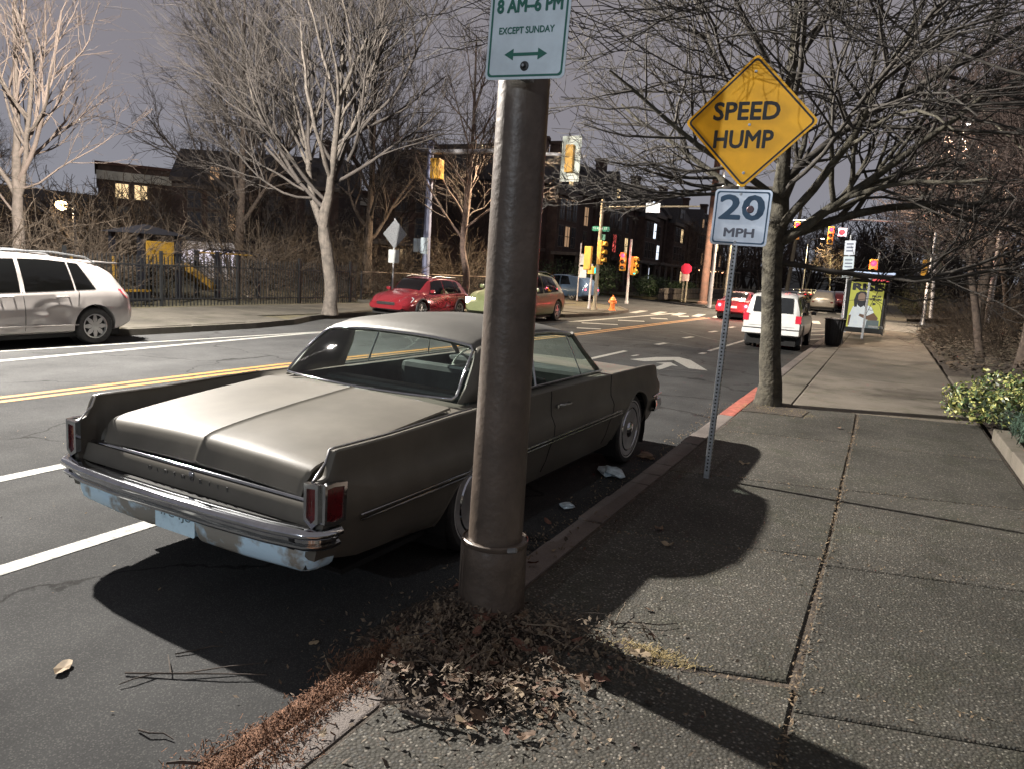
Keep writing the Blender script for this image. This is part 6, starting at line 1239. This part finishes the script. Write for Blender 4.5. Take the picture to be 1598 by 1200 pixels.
mass('park_thicket', 'dark tangle of bare saplings deep in the park at the left', [(rsm.uniform(-48, -30), rsm.uniform(20, 46), .1, rsm.uniform(3.5, 6), 3) for _ in range(22)], M_TWIGR, 3, .014)
hm = MB(); hm.grid([[(x, y, z + 1.5 * math.sin(x * .05)) for y, z in ((300, -2), (380, 3), (470, 8), (700, 14))] for x in np.arange(-500, 520, 40.)]); struct(hm.build('far_hill', mat('hill_dark', (.02, .026, .026), .95, var=.3, scale=.05), smooth=60))
# ------------------------------------------------------------------ litter round the pole
rs = np.random.RandomState(77)
LP = thing('leaf_pile', 'heap of dead leaves, twigs and scraps round the foot of the brown pole', 'leaf litter', (-1.5, 2.7, 0))
def pile_h(x, y):  # world coords -> height above pavement/road
    base = .145 if x > -1.60 else .004
    h = .06 * math.exp(-(((x + 1.50) / .34) ** 2 + ((y - 2.62) / .42) ** 2)) + .07 * math.exp(-(((x + 1.28) / .28) ** 2 + ((y - 2.24) / .22) ** 2)) + .07 * math.exp(-(((x + 1.70) / .25) ** 2 + ((y - 2.9) / .7) ** 2)) + .04 * math.exp(-(((x + 1.05) / .3) ** 2 + ((y - 2.85) / .25) ** 2))
    return base + (h if h > .006 else 0), h
b = MB(); G = []
for x in np.linspace(-2.35, -.65, 52):
    G.append([])
    for y in np.linspace(1.75, 4.0, 64):
        z, h = pile_h(x, y); G[-1].append((x + 1.5, y - 2.7, (.012 if x <= -1.6 else .135) * (0 if False else 1) - .03 + h * 1.0 + rs.normal(0, .006) * min(1, h * 20)))
b.grid(G); stuff(b.build('mulch_mound', mat('leaf_mulch', (.055, .038, .026), .95, scale=40, col2=(.010, .008, .006), bump=1., bscale=90, detail=8), LP, 60))
M_LF = [mat('dead_leaf_brown', (.095, .056, .032), .8, var=.4, scale=9), mat('dead_leaf_tan', (.20, .15, .095), .8, var=.35, scale=9), mat('dead_leaf_red', (.10, .042, .026), .8, var=.35, scale=9), mat('dead_leaf_dark', (.035, .024, .017), .8, var=.4, scale=9)]
def leafmesh(rs, l, kind):
    n = 11; P = []
    for k in range(n):
        a = 2 * PI * k / n; rr = l * (.62 + .38 * abs(math.cos(a * 1.5 if kind else a))) * (1 if kind == 0 else (.75 + .25 * (k % 2)))
        P.append((rr * math.cos(a), rr * .7 * math.sin(a), l * .5 * math.cos(a) ** 2 * rs.uniform(.1, .8) + rs.normal(0, l * .12)))
    b = MB(); b.add(P + [(0, 0, -.05 * l)], [(k, (k + 1) % n, n) for k in range(n)]); return b
protos = []
for k in range(10):
    o = leafmesh(rs, rs.uniform(.020, .036), k % 2).build('leaf', M_LF[(0, 1, 2, 3, 0, 2, 1, 3, 0, 2)[k]], LP); protos.append(o)
first_used = set()
def scatter():
    while True:
        r_ = rs.uniform()
        if r_ < .45: x, y = rs.normal(-1.45, .27), rs.normal(2.56, .25)
        elif r_ < .7: x, y = rs.normal(-1.22, .22), rs.normal(2.33, .15)
        elif r_ < .85: x, y = rs.normal(-1.75, .12), rs.uniform(2.3, 4.6)
        else: x, y = rs.normal(-1.02, .2), rs.normal(2.85, .15)
        if math.hypot(x + 1.485, y - 2.92) > .17 and y > 1.7: return x, y
for k in range(290):
    x, y = scatter(); z, h = pile_h(x, y); i = k % 10
    o = protos[i] if i not in first_used else protos[i].copy()
    if i in first_used: COL.objects.link(o); o.parent = LP
    first_used.add(i); o.location = (x + 1.5, y - 2.7, z + rs.uniform(.0, .02)); o.rotation_euler = (rs.normal(0, .32), rs.normal(0, .32), rs.uniform(0, 6.28)); s = rs.uniform(.5, 1.3) if k % 6 else rs.uniform(1.5, 2.3); o.scale = (s, s, s * .6)
b = MB()    # crumbs
for k in range(5200):
    x, y = scatter(); x += rs.normal(0, .06); z, h = pile_h(x, y); l = rs.uniform(.004, .018); a = rs.uniform(0, 6.28); c = rs.uniform(0, .02)
    if math.hypot(x + 1.485, y - 2.92) < .16: continue
    u = Vector((math.cos(a), math.sin(a), rs.normal(0, .5))); v = Vector((-math.sin(a), math.cos(a), rs.normal(0, .5))); p = Vector((x + 1.5, y - 2.7, z + c + .004)); b.add([p - u * l, p - v * l * .4, p + u * l, p + v * l * .4], [(0, 1, 2, 3)])
stuff(b.build('crumbs', mat('crumbs', (.14, .105, .07), .85, scale=30, col2=(.05, .035, .025), lo=.4, hi=.6), LP))
def stick(par, p0, p1, r, m, name='twig', mid=None, br=()):
    b = MB(); P = [Vector(p0), Vector(p0).lerp(Vector(p1), .35) + Vector((rs.normal(0, .008), rs.normal(0, .008), rs.uniform(0, .008))), Vector(p0).lerp(Vector(p1), .7) + Vector((rs.normal(0, .01), rs.normal(0, .01), rs.uniform(0, .008))), Vector(p1)]
    b.tube(P, [r, r * .9, r * .75, r * .5], 6)
    for t, d in br: q = P[1].lerp(P[2], t); b.tube([q, q + Vector(d) * .6 + Vector((0, 0, .005)), q + Vector(d)], [r * .7, r * .6, r * .4], 5)
    return b.build(name, m, par, 60)
M_ST = mat('dead_stick', (.15, .115, .08), .85, var=.35, scale=20); M_STD = mat('dark_stick', (.045, .035, .028), .9, var=.35, scale=20)
for k in range(26):
    x, y = scatter(); z, h = pile_h(x, y); a = rs.uniform(0, 6.28); l = rs.uniform(.06, .2)
    stick(LP, (x + 1.5, y - 2.7, z + .015), (x + 1.5 + l * math.cos(a), y - 2.7 + l * math.sin(a), z + .03), rs.uniform(.002, .005), M_ST if k % 3 else M_STD)
stick(LP, (.12, -.66, .165), (.40, -.62, .17), .010, M_STD, 'bark_strip')
# orange seed fluff along the gutter
b = MB()
for k in range(9000):
    t = rs.uniform(0, 1) ** .9; y = 1.42 + t * 1.05; x = -1.73 + .06 * t + rs.normal(0, .075 + .02 * math.sin(t * 9)); hh = max(0, .07 * math.exp(-((x + 1.72) / .11) ** 2)); l = rs.uniform(.004, .013); a = rs.uniform(0, 6.28); e_ = rs.normal(0, .7)
    base = .15 if x > -1.64 else .0; p = Vector((x, y, max(base + .004, .06 + hh * rs.uniform(.2, 1.2)) if x < -1.5 else base + .004)); u = Vector((math.cos(a), math.sin(a), e_)) * l; v = Vector((-math.sin(a), math.cos(a), rs.normal(0, .5))) * .0016; b.add([p - u - v, p - u + v, p + u + v, p + u - v], [(0, 1, 2, 3)])
G = [[(x, y, -.01 + .105 * math.exp(-((x + 1.73) / .12) ** 2) * min(1, (y - 1.2) * 2.5) * min(1, max(0, (2.65 - y) * 3))) for y in np.linspace(1.22, 2.6, 30)] for x in np.linspace(-1.95, -1.5, 24)]
n0 = b.n; b.grid(G)
sf = tag(b.build('seed_fluff', mat('orange_fluff', (.24, .115, .06), .95, scale=60, col2=(.10, .05, .03), bump=1., bscale=150, detail=6)), 'strip of orange-brown fluff and needles piled along the gutter and kerb', 'leaf litter', kind='stuff')
# twigs on the road and pavement
tw = [('long forked dead twig lying on the asphalt left of the orange fluff', (-2.62, 1.83, .01), (-2.12, 2.12, .02), .005, [(.2, (.22, .22, .01)), (.0, (-.12, .08, .01)), (-.3, (-.05, -.13, .0))]), ('short straight twig on the asphalt at the left, above the forked one', (-2.58, 2.04, .008), (-2.46, 2.20, .008), .0035, []),
      ('small twig on the asphalt below the forked one', (-2.25, 1.62, .008), (-2.10, 1.65, .008), .004, []), ('dark twig on the pavement just right of the car shadow edge', (-.95, 3.12, .16), (-.68, 3.30, .165), .004, [(.3, (.1, -.1, 0))]),
      ('pale stub of wood on the kerb at the bottom of the picture', (-1.60, 1.42, .155), (-1.53, 1.55, .16), .009, []), ('thick dark stick standing out of the gutter at the bottom', (-1.90, 1.48, .02), (-1.80, 1.66, .10), .010, [(.4, (-.06, -.1, .04))]), ('dark twig on the pavement lower right of the pole', (-1.5, 1.45, .16), (-1.28, 1.38, .16), .005, [])]
for lb, p0, p1, r_, br in tw: tag(stick(None, p0, p1, r_, M_STD if 'pale' not in lb else M_ST, 'twig', br=br), lb, 'twig')
def ltag(o, lb, cat='leaf', loc=None, rz=0): tag(o, lb, cat); o.location = loc; o.rotation_euler.z = rz
ltag(leafmesh(rs, .055, 0).build('fallen_leaf', M_LF[1]), 'single pale leaf lying alone on the asphalt at the lower left', loc=(-2.86, 1.72, .012), rz=2.2)
for k, (x, y, lb) in enumerate(((-.95, 6.75, 'pale leaf on the pavement in the shadow near the signpost foot'), (-1.12, 4.55, 'brown leaf on the pavement in the car shadow'), (-1.0, 4.3, 'yellowish leaf beside the brown one in the car shadow'), (-.3, 9.3, 'small leaf on the pavement near the long joint'))): ltag(leafmesh(rs, .05, k % 2).build('fallen_leaf', M_LF[(1, 0, 1, 0)[k]]), lb, loc=(x, y, .165), rz=k * 1.3)
# scraps in the gutter under the car
M_PAP = mat('crumpled_paper', (.36, .42, .45), .7, var=.3, scale=20)
def scrap(lb, x, y, r_, z=.01, nm='paper_scrap', m=M_PAP, sy=1.):
    bm = bmesh.new(); bmesh.ops.create_icosphere(bm, subdivisions=2, radius=r_)
    for v in bm.verts: v.co *= rs.uniform(.65, 1.25); v.co.z = v.co.z * .35; v.co.y *= sy
    me = bpy.data.meshes.new(nm); bm.to_mesh(me); bm.free(); me.materials.append(m); o = bpy.data.objects.new(nm, me); COL.objects.link(o); o.location = (x, y, z + r_ * .3); o.rotation_euler.z = rs.uniform(0, 6); tag(o, lb, 'litter')
scrap('crumpled pale scrap in the gutter below the front wheel of the beige coupe', -1.98, 6.1, .10, sy=1.8); scrap('crumpled pale scrap in the gutter between the front wheel and the brown pole', -1.95, 5.0, .06); scrap('white scrap by the left edge of the leaf pile under the coupe', -1.88, 3.35, .035); scrap('small blue-white scrap upright in the leaves left of the pole', -1.80, 3.62, .035, z=.05)
scrap('leafy scrap in the gutter right beside the front tyre', -1.9, 6.9, .09, m=M_LF[0]); scrap('tiny white scrap on the pile left edge above the fluff', -1.72, 2.75, .018, z=.10)
# debris in the pavement joints and gutter
b = MB()
for k in range(4300):
    q = rs.uniform(0, 1.16)
    if q > 1: x, y = (rs.uniform(-1.4, 1.3), rs.uniform(1, 11)) if rs.uniform() < .6 else (rs.uniform(-7, -1.9), rs.uniform(1, 12)); z = .153 if x > -1.6 else .004
    elif q < .42: y = rs.uniform(-.0, 10.5); x = -.12 + rs.normal(0, .012 + .012 * math.sin(y * 2.2) ** 2); z = .152
    elif q < .80: y = rs.uniform(3, 11); x = rs.normal(-1.82, .10); z = .006
    else: x = rs.uniform(-1.4, 1.3); y = rs.choice([3.08, 4.7, 6.48, 8.5, 10.72]) + SK * x + rs.normal(0, .012); z = .152
    l = rs.uniform(.004, .014); a = rs.uniform(0, 6.28); p = Vector((x, y, z + rs.uniform(0, .008))); u = Vector((math.cos(a), math.sin(a), rs.normal(0, .4))) * l; v = Vector((-math.sin(a), math.cos(a), rs.normal(0, .4))) * l * .35
    b.add([p - u, p - v, p + u, p + v], [(0, 1, 2, 3)])
tag(b.build('joint_debris', mat('joint_debris', (.14, .10, .06), .9, var=.5, scale=30)), 'crumbs of leaf and dry moss in the pavement joints and gutter', 'debris', kind='stuff')
b = MB()
for k in range(1500):
    q = rs.uniform()
    if q < .5: x, y = rs.normal(-1.15, .28), rs.normal(10.0, .16); 
    else: x, y = rs.normal(-.72, .10), rs.normal(2.98, .035)
    if x > .2 or x < -1.6: continue
    a = rs.uniform(0, 6.28); l = rs.uniform(.02, .06) * (1 if q < .5 else .6); d = Vector((math.cos(a), math.sin(a), rs.uniform(.1, .8))) * l; w = Vector((-math.sin(a), math.cos(a), 0)) * .0018; p = Vector((x, y, .15)); b.add([p - w, p + w, p + d], [(0, 1, 2)])
tag(b.build('dry_grass', mat('dry_grass', (.26, .20, .09), .9, var=.35, scale=9)), 'tufts of dry yellow grass round the pavement tree and in a joint', 'grass', kind='stuff')
pitm = MB(); pitm.prism([(-1.46, 9.6), (-.75, 9.75), (-.7, 10.3), (-1.0, 10.7), (-1.46, 10.75)], .14, .158); struct(pitm.build('tree_pit', M_SOIL))
